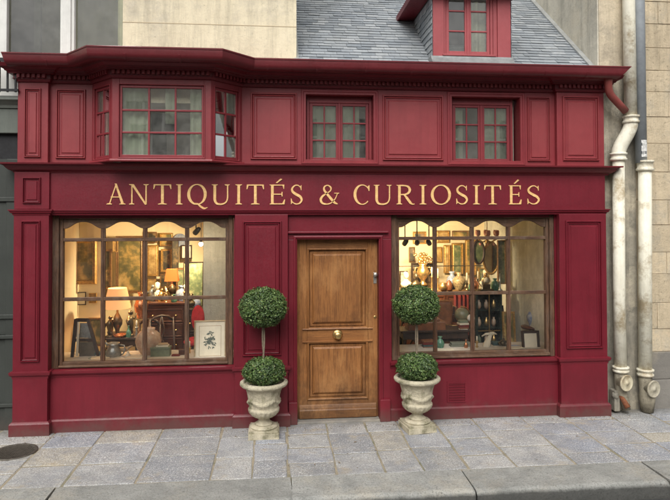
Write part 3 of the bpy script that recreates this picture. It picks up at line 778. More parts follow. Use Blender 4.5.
# --- rooms behind the glass
def room(x0, x1, yb, name):
    m = MB()
    m.quad((x0, yb, 0), (x1, yb, 0), (x1, yb, 2.62), (x0, yb, 2.62)); m.build('room_back_wall', CREAMW, shop)
    MB().quad((x0, .1, 2.62), (x1, .1, 2.62), (x1, yb, 2.62), (x0, yb, 2.62)).build('room_ceiling', CREAMW, shop)
    MB().quad((x0, .1, .04), (x1, .1, .04), (x1, yb, .04), (x0, yb, .04)).build('room_floor', FLOORW, shop)
    MB().box(x0, x1, .11, .62, .60, .735).build('display_shelf', SHELFW, shop, .004)
MB().box(-2.598, at(101, 300, 1.25)[0], 1.25, 1.36, .045, 2.615).build('room_partition', CREAMW, shop, .004)
room(-2.60, -.30, 2.6, 'l'); room(1.22, 3.46, 2.8, 'r')
MB().quad((-2.60, .1, 0), (-2.60, 2.6, 0), (-2.60, 2.6, 2.62), (-2.60, .1, 2.62)).build('room_side_wall', CREAMW, shop)
MB().quad((-.30, .1, 0), (-.30, 2.6, 0), (-.30, 2.6, 2.62), (-.30, .1, 2.62)).build('room_side_wall', CREAMW, shop)
MB().quad((1.22, .17, 0), (1.22, 2.8, 0), (1.22, 2.8, 2.62), (1.22, .17, 2.62)).build('room_side_wall', CREAMW, shop)
MB().quad((3.46, .1, 0), (3.46, 2.8, 0), (3.46, 2.8, 2.62), (3.46, .1, 2.62)).build('old_stone_wall', OLDST, shop)
MB().box(at(203, 300, .95)[0], -.31, .95, 1.2, .045, 2.61).build('reflection_panel', m_stone('grey reflection tone', (.52, .53, .45), (.36, .37, .32), (.58, .57, .48), 3.5, .15, .6, soot=.3, pits=.3), shop, .01)  # added solid panel standing for a street reflection in the glass
for i in range(4):
    MB().box(1.22, 3.46, .5+i*.62, .62+i*.62, 2.50, 2.619).build('ceiling_beam', m_wood('ceiling beam oak', (.22, .15, .09), (.14, .09, .05), (.05, .03, .02), 1, .7, vertical=False) if i == 0 else bpy.data.materials['ceiling beam oak'], shop, .008)

# --- roof
RZ0, RY0, RSL = 4.135, .02, math.tan(R(40))
roof = MB().quad((.24, RY0, RZ0-.03), (3.93, RY0, RZ0-.03), (3.93, 3.4, RZ0-.03+3.38*RSL), (.24, 3.4, RZ0-.03+3.38*RSL)).build('roof_deck', DARKIN, shop)
sl = Vector((0, math.cos(R(40)), math.sin(R(40)))); nrm = Vector((0, -math.sin(R(40)), math.cos(R(40))))
def slates(mb, x0f, x1f, rows, expo, wid, org, U, V, N, rnd):
    """rows of slates: origin, U across, V up the slope, N out"""
    for r in range(rows):
        x0, x1 = x0f(r), x1f(r)
        x = x0 - (wid*.5 if r % 2 else 0) - rnd.uniform(0, .03)
        while x < x1:
            w = wid*rnd.uniform(.86, 1.14); a, b = max(x, x0)+.0015, min(x+w, x1)-.0015; x += w
            if b-a < .02: continue
            j = rnd.uniform(-.004, .004); th = rnd.uniform(.009, .013); lf = rnd.uniform(0, .004)
            if rnd.random() < .03: j -= rnd.uniform(.008, .022); lf += .004
            p = [org+U*a+V*(r*expo+j)+N*(th+.004+lf), org+U*b+V*(r*expo+j+rnd.uniform(-.003, .003))+N*(th+.004+lf*.4), org+U*b+V*((r+1)*expo+.02)+N*(.003), org+U*a+V*((r+1)*expo+.02)+N*(.003)]
            q = [p[0]-N*.007, p[1]-N*.007]
            v = [mb.bm.verts.new(c) for c in p]; u = [mb.bm.verts.new(c) for c in q]
            mb.bm.faces.new(v); mb.bm.faces.new([u[0], u[1], v[1], v[0]])
            mb.bm.faces.new([u[0], v[0], v[3]]); mb.bm.faces.new([v[1], u[1], v[2]])
mb = MB(); rn = random.Random(3)
slates(mb, lambda r: 0, lambda r: 3.69, 40, .082, .165, Vector((.24, RY0+.02, RZ0)), Vector((1, 0, 0)), sl, nrm, rn)
mb.build('slate_covering', SLATE, roof, fixn=False)
def roofpt(x, y, o=0.): return Vector((x, y, RZ0+(y-RY0)*RSL)) + nrm*o
# zinc flashing by the two party walls and at the eaves
m = MB()
for xa, xb in ((.205, .262), (3.885, 3.945)):
    a0, a1, b1, b0 = roofpt(xa, RY0-.01, .02), roofpt(xa, 3.3, .02), roofpt(xb, 3.3, .024), roofpt(xb, RY0-.01, .024)
    vv = [m.bm.verts.new(p) for p in (a0, b0, b1, a1)]; uu = [m.bm.verts.new(p-nrm*.02) for p in (a0, b0, b1, a1)]
    m.bm.faces.new(vv)
    for k in range(4): m.bm.faces.new([vv[k], uu[k], uu[(k+1)%4], vv[(k+1)%4]])
m.box(.205, 3.94, -.30, .05, 4.095, 4.105)
m.build('zinc_flashing', ZINC, roof)
# dormer
dorm = node('dormer', shop)
dx0, dx1, dyf = 1.884, 2.860, .10; dz0 = 4.215; dze = 5.10
wx0, wx1 = 2.02, 2.645
PINKR = m_paint('dormer red paint', (.33, .055, .064), .5, .3, fade=(.42, .12, .125))
MB().box(dx0, wx0, dyf, dyf+.10, dz0+.10, 5.24).box(wx1+.05, dx1, dyf, dyf+.10, dz0+.10, 5.24).box(wx0, wx1+.05, dyf, dyf+.10, 5.20, 5.24).build('dormer_front', PINKR, dorm, .004)
MB().box(wx1, wx1+.049, dyf+.02, dyf+.10, dz0+.10, 5.2).build('dormer_post', PINKR, dorm, .004)
MB().sweep([(dx0-.03, dyf+.02), (dx1+.02, dyf+.02)], [(-.1, dz0-.02), (.14, dz0-.045), (.12, dz0+.0), (.05, dz0+.075), (.04, dz0+.10), (-.1, dz0+.10)]).build('dormer_apron', m_simple('dull dormer lead', (.24, .25, .25), .6, .3, 9, .3), dorm, .004)
casement(dorm, (wx0+.002, wx1-.002, dz0+.105, 5.198), dyf+.03, PINKR, 1, 3, top=.03, glass=m_glass('dormer glass', (.7, .74, .68), .02, .03, (.05, .16)))
MB().box(wx0-.02, wx1+.02, dyf-.03, dyf+.05, dz0+.102, dz0+.125).build('dormer_sill', PINKR, dorm, .004)
MB().box(dx0+.05, dx1-.05, .55, .57, 4.3, 5.2).build('room_wall', DARKIN, dorm)
folds('curtain', dorm, 2.40, 2.66, .28, 4.33, 5.05, m_simple('pale net curtain', (.42, .41, .32), .9, .2, 5)); folds('curtain', dorm, 2.03, 2.10, .28, 4.33, 5.05, bpy.data.materials['pale net curtain'])
for xs, sgn, nm in ((dx0, -1, 'cheek'), (dx1, 1, 'cheek')):
    yb = RY0+(dze-RZ0)/RSL
    m = MB(); v = [m.bm.verts.new(p) for p in ((xs, dyf+.002, dz0-.1), (xs, dyf+.002, dze), (xs, yb+.1, dze), (xs, RY0, RZ0-.1))]
    m.bm.faces.new(v); ck = m.build('cheek', DARKIN, dorm)
    m = MB(); rs = random.Random(5); N = Vector((sgn, 0, 0)); V = Vector((0, 0, 1)); U = Vector((0, 1, 0))
    rows = 11; ex = .08
    slates(m, lambda r: 0, lambda r: max(.03, ((r+1.4)*ex+dz0-.06-RZ0)/RSL-(dyf-RY0)+.02), rows, ex, .13, Vector((xs, dyf, dz0-.06)), U, V, N, rs)
    m.build('slate_hanging', SLATE, ck, fixn=False)
m = MB(); ex0, ex1, rid = dx0-.21, dx1+.05, 5.75; xc = (dx0+dx1)/2; yb = 1.6
for (xa, za), (xb, zb) in (((ex0, dze), (xc, rid)), ((xc, rid), (ex1, dze))):
    m.bm.faces.new([m.bm.verts.new(p) for p in ((xa, dyf-.16, za), (xb, dyf-.16, zb), (xb, yb, zb), (xa, yb, za))])
    m.bm.faces.new([m.bm.verts.new(p) for p in ((xa, dyf-.16, za+.05), (xb, dyf-.16, zb+.05), (xb, yb, zb+.05), (xa, yb, za+.05))])
m.build('dormer_roof', SLATE, dorm, fixn=False)
m = MB().box(ex0, dx0-.002, dyf-.16, 1.25, dze-.02, dze).box(dx1+.002, ex1, dyf-.16, 1.25, dze-.02, dze).box(ex0, ex1, dyf-.16, dyf-.001, dze-.021, dze-.001).box(ex0-.02, ex0, dyf-.18, 1.2, dze-.03, dze+.05).box(ex1, ex1+.02, dyf-.18, 1.2, dze-.03, dze+.05)
m.build('dormer_eaves', REDD, dorm)

# ================================================================== NEIGHBOURS
left = thing('neighbour_house', 'cream plastered house at upper left with white framed window above a dark grey green shopfront', 'house')
px_ = lambda px, Y, py=30: at(px, py, Y)[0]
UY = .14
MB().box(-1.775, .235, UY, 4.5, 3.7, 7.5).build('plaster_wall', PLASTER, left)
MB().box(-1.775, .235, UY-.003, UY, 4.63, 4.638).build('render_joints', m_stone('plaster joint', (.56, .47, .32), (.48, .40, .27), None, 5, 0, .3), left)
lw = node('tall_window', left)
X = lambda p: at(p, 30, UY+.1)[0]
MB().box(X(-40), X(9), UY+.04, UY+.16, 3.7, 6.2).box(X(62), X(76), UY+.04, UY+.16, 3.7, 6.2).box(X(128), -1.776, UY+.02, UY+.16, 3.7, 6.2).box(X(64.5), X(73), UY+.02, UY+.05, 3.7, 6.2).build('window_frame', WHITE, lw, .006)
MB().quad((X(9), UY+.1, 3.7), (X(62), UY+.1, 3.7), (X(62), UY+.1, 6.2), (X(9), UY+.1, 6.2)).quad((X(76), UY+.1, 3.7), (X(128), UY+.1, 3.7), (X(128), UY+.1, 6.2), (X(76), UY+.1, 6.2)).build('panes', m_glass('tall window glass', (.74, .76, .62), .0, .03, (.05, .14)), lw)
folds('curtain', lw, X(112), X(131), UY+.35, 3.7, 6.2, bpy.data.materials['pale net curtain'], amp=.03, wl=.14)
folds('curtain', lw, X(9), X(110), UY+.9, 3.7, 6.2, m_simple('olive drape', (.16, .155, .105), .9, .4, 3), amp=.02, wl=.3)
MB().box(X(20), X(27), UY+.5, UY+.54, 3.7, 6.2).build('window_post', GREYSH, lw)
MB().box(-7, -1.78, UY+1.0, UY+1.1, 3.0, 6.6).build('room_wall', DARKIN, left)
MB().box(-7.0, X(-40), UY+.02, .6, 3.7, 7.5).box(X(-40), -1.776, UY+.02, .6, 6.2, 7.5).build('upper_wall', PLASTER, left)
GY = .09
MB().box(-7.0, -2.80, GY, .5, 0, 3.03).build('shopfront_wall', GREYSH, left)
m = MB()
for za, zb, o in ((1.24, 1.29, .035), (1.06, 1.24, .012), (1.02, 1.06, .04), (.26, .30, .035), (2.55, 2.60, .03)):
    m.box(-7.0, -2.83, GY-o, GY, za, zb)
m.box(-3.02, -2.86, GY-.015, GY, 0, 3.03)
m.build('shopfront_rails', GREYSH, left, .006)
MB().box(-7.0, -2.80, GY+.05, .5, 3.03, 3.32).build('dark_transom', BLACKI, left)
MB().box(-7.0, -2.80, GY-.02, .5, 3.32, 3.60).build('grey_fascia', m_paint('mid grey green paint', (.13, .145, .125), .5, .4), left, .006)
MB().sweep([(-7.0, GY), (-2.80, GY)], [(-.05, 3.60), (.04, 3.60), (.05, 3.63), (.09, 3.66), (.13, 3.68), (.13, 3.72), (-.05, 3.73)]).build('grey_cornice', GREYL, left)
MB().box(-7, -2.8, UY+.0, UY+.04, 3.73, 4.05).build('window_base', WHITE, left)
rl = MB()
for i in range(26):
    x = -2.86-i*.085; rl.box(x-.009, x+.009, -.10, -.082, 3.75, 4.10)
rl.box(-7, -2.83, -.11, -.07, 4.09, 4.125).box(-7, -2.83, -.105, -.075, 3.76, 3.785).box(-2.86, -2.83, -.105, .14, 4.095, 4.12)
rl.build('balcony_railing', BLACKI, left)

right = thing('stone_house', 'weathered limestone block house rising at the right of the shop behind the pipes', 'house')
MB().box(3.958, 4.42, .04, 3.0, -.05, 4.1).build('render_strip', CEMENT, right)
MB().box(3.962, 4.42, .042, 3.0, 4.1, 7.5).build('upper_render_strip', m_stone('beige upper render', (.68, .58, .42), (.50, .43, .32), (.40, .35, .27), 3.0, .15, .9, soot=.5, pits=.4), right)
MB().box(4.42, 9.5, .06, 3.0, -.05, 7.5).build('mortar_bed', LIMEJ, right)
m = MB(); rb = random.Random(21); z = .70; row = 0
while z < 7.4:
    h = rb.uniform(.26, .36); x = 4.425 if row % 2 else 4.425-.0; first = True
    while x < 9.4:
        w = rb.uniform(.42, .75)*(0.6 if first and row % 2 else 1); first = False
        y = .045+rb.uniform(-.003, .004)
        m.box(x+.0015, min(x+w, 9.45)-.002, y+.004, .07, z+.003, z+h-.004); x += w
    z += h; row += 1
m.build('stone_blocks', LIME, right, bevel=.004)
m = MB(); x = 4.42
while x < 9.4:
    w = rb.uniform(.5, .85); m.box(x, x+w-.006, .03, .07, -.02, .36); m.box(x+.1, x+w+.09, .032, .07, .364, .695); x += w
m.build('base_stones', GREYST, right, bevel=.008)
# side of the stone house above the slate roof
m = MB()
m.quad((3.945, .05, 3.9), (3.945, 3.6, 3.9), (3.945, 3.6, 7.4), (3.945, .05, 7.4)); m.quad((3.945, .05, 3.9), (3.96, .05, 3.9), (3.96, .05, 7.4), (3.945, .05, 7.4))
m.build('party_wall', m_stone('grey party wall render', (.72, .67, .55), (.50, .47, .39), (.60, .54, .42), 2.2, .1, .7, soot=.5), right)

opp = thing('opposite_house', 'pale stone house across the street, seen only as a reflection in the glass', 'house')
hol = [(x, x+1.1, z, z+1.9) for x in (-21.2, -18.5, -15.8, -13.1, -10.4, -7.7, -5, -2.3, .4, 3.1, 5.8, 8.5, 11.2, 13.9, 16.6, 19.3) for z in (.8, 4.1)]
MB().holed(-24, 24, -.1, 7.2, hol, -15, -15.3).build('opposite_wall', m_stone('opposite limestone', (.72, .68, .58), (.62, .58, .48), None, 1, 0, .2), opp)
m = MB()
for h in hol: m.quad((h[0], -15.2, h[2]), (h[1], -15.2, h[2]), (h[1], -15.2, h[3]), (h[0], -15.2, h[3]))
m.build('opposite_glass', m_simple('dark opposite glass', (.03, .035, .04), .15), opp)
m = MB()
for h in hol: m.box((h[0]+h[1])/2-.04, (h[0]+h[1])/2+.04, -15.19, -15.12, h[2], h[3]).box(h[0], h[1], -15.18, -15.13, h[2]+1.2, h[2]+1.27)
m.build('opposite_window_bars', WHITE, opp)

# ================================================================== PIPES
def pipe_collar(m, x, y, z, r, h=.09): m.lathe([(r, z), (r+.018, z+.006), (r+.02, z+.03), (r+.008, z+.036), (r+.008, z+h-.03), (r+.022, z+h-.024), (r+.022, z+h-.004), (r, z+h)], (x, y, 0), 24)
p1 = thing('drainpipe', 'cream drainpipe with an S bend beside the shop, ending in a rusty spout', 'drainpipe', (0, 0, 0), group='cream drainpipes on the right wall')
PY = -.07
xt, _ = at(624.5, 0, PY); xa, za = at(630.8, 118, PY); xb, zb = at(618.5, 157, PY); xc_, zc = at(620.8, 368, PY)
xt2 = at(624.5, 0, PY)
r1 = .073
MB().tube([(xa-.02, PY, 7.4), (xa-.01, PY, 5.0), (xa, PY, za)], r1, 24).build('upper_pipe', DIRTCR, p1)
el = []
for i in range(15):
    t = i/14; s = t*t*(3-2*t); el.append((xa+(xb-xa)*s, PY, za-.06-(za-.06-zb-.03)*t))
MB().tube([(xa, PY, za-.02)]+el+[(xb, PY, zb)], .082, 24).build('offset_bend', DIRTCR, p1)
m = MB(); pipe_collar(m, xa, PY, za-.07, .078, .10); m.build('collar', DIRTCR, p1)
m = MB(); pipe_collar(m, xb, PY, zb-.05, .078, .10); m.build('collar', DIRTCR, p1)
MB().tube([(xb, PY, zb), (xc_-.01, PY, 1.5), (xc_, PY, zc-.04)], .070, 24).build('lower_pipe', DIRTCR, p1)
m = MB(); pipe_collar(m, xc_, PY, zc-.05, .074, .075); m.build('collar', DIRTCR, p1)
MB().tube([(xc_, PY, zc-.02), (xc_+.0, PY, zc-.12), (xc_-.005, PY, zc-.22), (xc_+.005, PY, zc-.31), (xc_+.03, PY-.01, zc-.36), (xc_+.045, PY-.03, .05)], [.070, .078, .07, .06, .055, .05], 20).build('access_tee', TEED, p1)
cx, cz = at(627.3, 383.5, PY-.12)
cM = Matrix.Rotation(R(90), 4, 'X') 
cap = MB().lathe([(.066, -.09), (.066, -.012), (.094, -.010), (.097, -.004), (.097, .012), (.090, .016), (.086, .012), (.020, .013), (.018, .022), (.002, .023)], (cx, PY-.10, cz), 28, M=Matrix.Rotation(R(18), 4, 'Z') @ cM).build('inspection_cap', m_stone('cap cream paint', (.66, .60, .44), (.52, .47, .34), (.35, .28, .18), 9, .1, .3, .5), p1)
rx, rz_ = at(624, 404, PY-.06)
MB().tube([(rx-.02, PY-.02, rz_+.09), (rx, PY-.07, rz_+.03), (rx+.02, PY-.11, rz_-.03)], [.026, .030, .034], 16).build('rusty_spout', RUST, p1)
MB().box(xc_-.10, xc_-.03, PY-.03, .02, .03, .28).blob((xc_-.07, PY, .22), .05, amp=.4).build('broken_masonry', CEMENT, p1, .02)

p2 = thing('drainpipe', 'pipe nearest the right edge, grey above and cream below, with a torn sticker', 'drainpipe', (0, 0, 0))
xg, zg = at(641.2, 163, PY); xg2, _ = at(640.5, 5, PY)
MB().tube([(xg-.01, PY, 7.4), (xg, PY, zg)], .066, 24).build('grey_upper_pipe', GREYP, p2)
xd, zd = at(645.3, 371, PY); xm = at(645, 170, PY)[0]
m = MB(); pipe_collar(m, xm, PY, zg-.10, .082, .13); m.build('collar', DIRTCR, p2)
m = MB(); pipe_collar(m, xd, PY, zd-.06, .076, .09); m.build('collar', DIRTCR, p2)
MB().tube([(xm, PY, zg-.02), (xd, PY, zd-.02)], .076, 24).build('cream_lower_pipe', DIRTCR, p2)
MB().tube([(xd, PY, zd-.02), (xd, PY, zd-.12), (xd+.01, PY, zd-.24), (xd+.02, PY, zd-.27), (xd+.02, PY, zd-.33), (xd+.02, PY, .01)], [.072, .075, .078, .092, .092, .07], 20).build('access_tee', TEED, p2)
cx, cz = at(654.5, 389.5, PY-.12)
MB().lathe([(.070, -.09), (.070, -.012), (.098, -.010), (.101, -.004), (.101, .012), (.094, .016), (.090, .012), (.020, .013), (.018, .022), (.002, .023)], (cx, PY-.10, cz), 28, M=Matrix.Rotation(R(18), 4, 'Z') @ cM).build('inspection_cap', m_stone('cap grey cream paint', (.52, .48, .38), (.38, .35, .27), (.28, .24, .17), 9, .1, .3, .6), p2)
# torn white sticker wrapped on the grey pipe
m = MB(); sx, sz = at(643, 148.5, PY-.06); rr = .0675; rs = random.Random(4)
for i in range(8):
    for j in range(6):
        if rs.random() < .12: continue
        a0, a1 = R(-118+i*9), R(-118+(i+1)*9); z0_, z1_ = sz-.10+j*.034, sz-.10+(j+1)*.034
        m.quad(*[(xg+rr*math.cos(a), PY+rr*math.sin(a), z) for a, z in ((a0, z0_), (a1, z0_), (a1, z1_), (a0, z1_))])
m.build('torn_sticker', m_simple('torn white paper', (.62, .62, .60), .8, .5, 40), p2)
# ================================================================== URNS AND TOPIARY
def urn_fn(r, z, a):
    if .145 < z < .29:      # gadroons
        k = math.sin((z-.145)/.145*PI)
        return r*(1+.12*k*abs(math.sin(a*9)) - .05*k)
    if .29 < z < .50:       # garland relief
        k = math.sin((z-.29)/.21*PI); g = math.sin(a*4+.4)
        sw = math.exp(-((z-.40+.045*abs(math.cos(a*2+.2)))/.022)**2)
        return r*(1+.10*sw*(1+.35*math.sin(a*28))+.04*k*max(0, g)**3)
    return r
def urn(loc, rz, label):
    u = thing('stone_urn', label, 'urn', loc, rz, 'stone urns flanking the door')
    body = [(.085, .115), (.098, .120), (.100, .130), (.080, .142), (.062, .155), (.056, .172), (.062, .186), (.095, .200), (.128, .222), (.152, .248), (.166, .275), (.170, .292), (.158, .300), (.155, .310),
            (.158, .33), (.163, .36), (.168, .39), (.172, .42), (.178, .45), (.186, .48), (.196, .505), (.210, .522), (.238, .534), (.254, .545), (.260, .560), (.258, .574), (.246, .584), (.225, .588), (.212, .580), (.205, .560)]
    fine = []
    for (r0, z0), (r1, z1) in zip(body, body[1:]):
        k = max(1, int(abs(z1-z0)/.006))
        for i in range(k): fine.append((r0+(r1-r0)*i/k, z0+(z1-z0)*i/k))
    fine.append(body[-1])
    b = MB().lathe(fine, (0, 0, 0), 112, urn_fn)
    for v in b.bm.verts:
        n_ = noise.noise(v.co*38)*.0035; d = Vector((v.co.x, v.co.y, 0)); d.normalize(); v.co += d*n_
    b.build('bowl', URNST, u)
    MB().lathe([(.13, .085), (.145, .088), (.148, .100), (.135, .110), (.105, .118), (.09, .118)], seg=64).build('foot', URNST, u)
    m = MB().box(-.165, .165, -.165, .165, 0, .062).box(-.152, .152, -.152, .152, .062, .086)
    bmesh.ops.subdivide_edges(m.bm, edges=m.bm.edges[:], cuts=6, use_grid_fill=True)
    for v in m.bm.verts: v.co += Vector((noise.noise(v.co*21), noise.noise(v.co*21+Vector((5,0,0))), noise.noise(v.co*21+Vector((0,5,0)))*.6))*.0045
    m.build('plinth', URNST, u, .006)
    MB().lathe([(.20, .545), (.12, .562), (.001, .565)], seg=32).build('soil', SOIL, u)
    return u
def leafmat():
    n = NT('box leaves'); i = n.island()
    col = n.ramp(i, [(0, (.030, .058, .016)), (.4, (.072, .130, .032)), (.75, (.135, .215, .058)), (.95, (.24, .33, .11)), (1, (.20, .16, .06))])
    col = n.mix(n.ramp(n.noise(9, 4, .6), [(.42, 0), (.62, .6)]), col, (.022, .048, .016))
    m = n.fin(col, .42, spec=.45)
    return m
LEAF = leafmat()
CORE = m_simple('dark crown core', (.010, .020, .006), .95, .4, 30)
TRUNK = m_simple('grey brown stem bark', (.21, .165, .115), .85, .35, 50)
def crown(name, parent, c, rx, rz, n, rnd, flat=0.):
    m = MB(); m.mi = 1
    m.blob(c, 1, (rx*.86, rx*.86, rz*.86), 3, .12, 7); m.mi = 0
    for i in range(n):
        z = rnd.uniform(-1, 1); a = rnd.uniform(0, 2*PI); s = math.sqrt(1-z*z)
        d = Vector((s*math.cos(a), s*math.sin(a), z))
        lump = 1 + .075*noise.noise(d*3.5+Vector(c)*5) + .085*noise.noise(d*9+Vector(c)*3)
        if noise.noise(d*6.5+Vector(c)*9) > .42 and rnd.random() < .75: continue
        dep = rnd.random()**2
        k = lump*(1.03-.22*dep) + (rnd.random() < .06)*rnd.uniform(.02, .10)
        p = Vector(c) + Vector((d.x*rx, d.y*rx, d.z*rz))*k
        if flat and p.z < flat: continue
        nn = (d + Vector((rnd.gauss(0, .55), rnd.gauss(0, .55), rnd.gauss(0, .55)))).normalized()
        up = Vector((rnd.gauss(0, 1), rnd.gauss(0, 1), rnd.gauss(.6, 1)))
        t = nn.cross(up).normalized(); b = nn.cross(t)
        L = rnd.uniform(.008, .0155); W = L*rnd.uniform(.45, .65)
        m.bm.faces.new([m.bm.verts.new(q) for q in (p-b*L, p+t*W-b*L*.1+nn*.002, p+b*L, p-t*W-b*L*.1+nn*.002)])
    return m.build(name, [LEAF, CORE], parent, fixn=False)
def topiary(loc, label, seed, lean):
    rnd = random.Random(seed)
    t = thing('topiary', label, 'topiary tree', loc, 0, 'two ball box topiaries in urns')
    m = MB()
    for s in (0, 1):
        pts = []
        for i in range(16):
            z = .54+(1.30-.54)*i/15; a = z*9+s*PI
            pts.append((.010*math.cos(a)+lean*(z-.54), .011*math.sin(a), z))
        m.tube(pts, .0095, 8)
    m.build('trunk', TRUNK, t)
    crown('lower_crown', t, (0, 0, .690), .222, .145, 7000, rnd, flat=.575)
    crown('upper_crown', t, (lean*.8, 0, 1.385), .250, .208, 11500, rnd)
    return t
ul = (-.138, -.345, 0); ur = (1.565, -.34, 0)
urn(ul, 0.0, 'weathered stone urn left of the oak door, in front of a red pilaster')
urn(ur, R(9), 'weathered stone urn right of the oak door, beside the vent grille')
topiary(ul, 'two tiered box topiary left of the oak door', 5, -.012)
topiary(ur, 'two tiered box topiary right of the oak door, ball overlapping the display window', 8, -.006)

# ================================================================== THINGS IN THE LEFT WINDOW
GILT = m_simple('old gilt frame', (.50, .31, .10), .38, .45, 40, .55, .5)
GILTD = m_simple('dark gilt frame', (.24, .13, .05), .4, .45, 40, .4, .5)
MAHOG = m_wood('mahogany', (.13, .042, .018), (.07, .022, .010), (.02, .008, .005), 1.5, .3, vertical=False)
DARKW = m_wood('dark walnut', (.07, .035, .02), (.035, .018, .011), (.01, .006, .004), 1.5, .35)
BRONZE = m_simple('dark bronze', (.10, .07, .035), .35, .4, 25, .7)
SILV = m_simple('tarnished pewter', (.34, .35, .33), .35, .3, 25, .7)
CERAM = m_simple('cream ceramic', (.62, .50, .36), .3, .2, 14, 0, .1, c2=(.40, .20, .12))
PAPER = m_simple('aged paper', (.66, .60, .46), .8, .1, 8)
GREENB = m_simple('dull green box', (.16, .19, .12), .6, .3, 14)
REDV = m_simple('red velvet', (.42, .015, .02), .8, .3, 20)
LEATH = m_simple('brown leather', (.20, .075, .03), .4, .35, 14)
ART = [m_painting('landscape oil', [(.3, (.03, .035, .015)), (.45, (.14, .12, .04)), (.55, (.42, .28, .09)), (.7, (.62, .47, .22))], 4, 1.3),
       m_painting('dark portrait oil', [(.35, (.012, .012, .010)), (.5, (.05, .04, .02)), (.6, (.22, .14, .06)), (.72, (.45, .33, .18))], 7, 5.1),
       m_painting('green oil', [(.3, (.03, .05, .03)), (.5, (.12, .15, .07)), (.62, (.32, .30, .15)), (.75, (.5, .42, .22))], 9, 9.7),
       m_painting('ochre oil', [(.3, (.10, .05, .02)), (.5, (.32, .20, .07)), (.62, (.55, .38, .15)), (.75, (.7, .56, .3))], 6, 14.2)]
def picture(label, px0, py0, px1, py1, Y, fw=.05, frame=GILT, art=0, depth=.04, tilt=0., group=None, wall=None, mount=None, name='framed_painting', cat='painting'):
    """frame facing the street; wall='left' hangs it on the left room wall instead"""
    if wall is None:
        xa, z1 = at(px0, (py0), Y); xb, z0 = at(px1, py1, Y); w, h = xb-xa, z1-z0
        t = thing(name, label, cat, ((xa+xb)/2, Y, z0), 0, group); t.rotation_euler = (R(-tilt), 0, 0)
    else:
        x, ya, yb, z0, z1 = wall; w, h = yb-ya, z1-z0
        t = thing(name, label, cat, (x, (ya+yb)/2, z0), R(90), group)
    MB().ring(-w/2, w/2, 0, h, 0, [(0, -depth*.2), (0, depth*.5), (fw*.25, depth), (fw*.5, depth*.7), (fw*.75, depth*.8), (fw, depth*.3)], fill=False).build('frame', frame, t)
    MB().box(-w/2+fw*.9, w/2-fw*.9, -depth*.25, depth*.15, fw*.9, h-fw*.9).build('canvas' if mount is None else 'mount', ART[art] if mount is None else mount, t)
    return t
picture('gilt framed landscape on the pale wall at the upper left of the left window', 70, 239, 97, 284, 1.2, .055, GILT, 0, .05)
picture('narrow dark framed canvas between the gilt landscape and the large oil', 98, 249, 112, 289, 1.9, .035, GILTD, 1, .04)
picture('large golden landscape oil behind the orange lamp', 116, 236, 144, 293, 2.3, .045, GILTD, 0, .05)
picture('small cream gilt picture left of the smaller lamp', 147, 245, 158.5, 276, 2.5, .035, GILT, 3, .03)
picture('small dark portrait in gilt frame above the smaller lamp', 161, 249, 172, 272, 2.45, .035, GILT, 1, .03)
picture('unframed brown canvas leaning upright beside the pale reflected band', 183, 262, 203, 306, 1.5, .012, DARKW, 2, .02, tilt=4)
picture('long narrow canvas leaning behind the smaller lamp', 172, 238, 178.5, 300, 2.2, .01, DARKW, 1, .02)
# ladder-like easel
def bar(m, p, q, w=.03, d=.02):
    p, q = Vector(p), Vector(q); dr = (q-p); L = dr.length; dr.normalize()
    y = Vector((0, 1, 0)); x = y.cross(dr).normalized(); y = dr.cross(x)
    M = Matrix(((x.x, y.x, dr.x, p.x), (x.y, y.y, dr.y, p.y), (x.z, y.z, dr.z, p.z), (0, 0, 0, 1)))
    m.box(-w/2, w/2, -d/2, d/2, 0, L, M)
def P(px, py, Y):
    x, z = at(px, py, Y); return (x, Y, z)
ea = thing('display_easel', 'tapering dark wooden easel stand in the lower left corner', 'easel', (0, 0, 0))
m = MB(); bar(m, P(72, 360, .35), P(76, 319, .42), .035, .03); bar(m, P(99, 358, .35), P(88, 319, .42), .035, .03); bar(m, P(76, 320, .42), P(88, 320, .42), .04, .03)
bar(m, P(74, 340, .38), P(93, 340, .38), .035, .03); bar(m, P(76, 319, .44), P(80, 356, .58), .03, .02)
m.build('easel_frame', DARKW, ea)
def quadP(c, Y, name, mat, parent, th=.006):
    m = MB(); a = [Vector(P(x, y, Y)) for x, y in c]; v = [m.bm.verts.new(p) for p in a]; u = [m.bm.verts.new(p+Vector((0, th, 0))) for p in a]
    m.bm.faces.new(v); m.bm.faces.new(u[::-1]); n = len(c)
    for i in range(n): m.bm.faces.new([v[i], u[i], u[(i+1)%n], v[(i+1)%n]])
    return m.build(name, mat, parent)
quadP([(79, 338), (91.5, 338), (87.5, 323), (80, 323)], .41, 'slate_panel', SILV, ea)
quadP([(79, 357), (96, 356), (92.5, 342), (79.5, 342)], .38, 'lower_panel', m_simple('dark panel', (.10, .08, .055), .4, .4, 10), ea)
quadP([(75.5, 356), (78.2, 356), (79.4, 322), (77.6, 322)], .36, 'edge_strip', PAPER, ea)
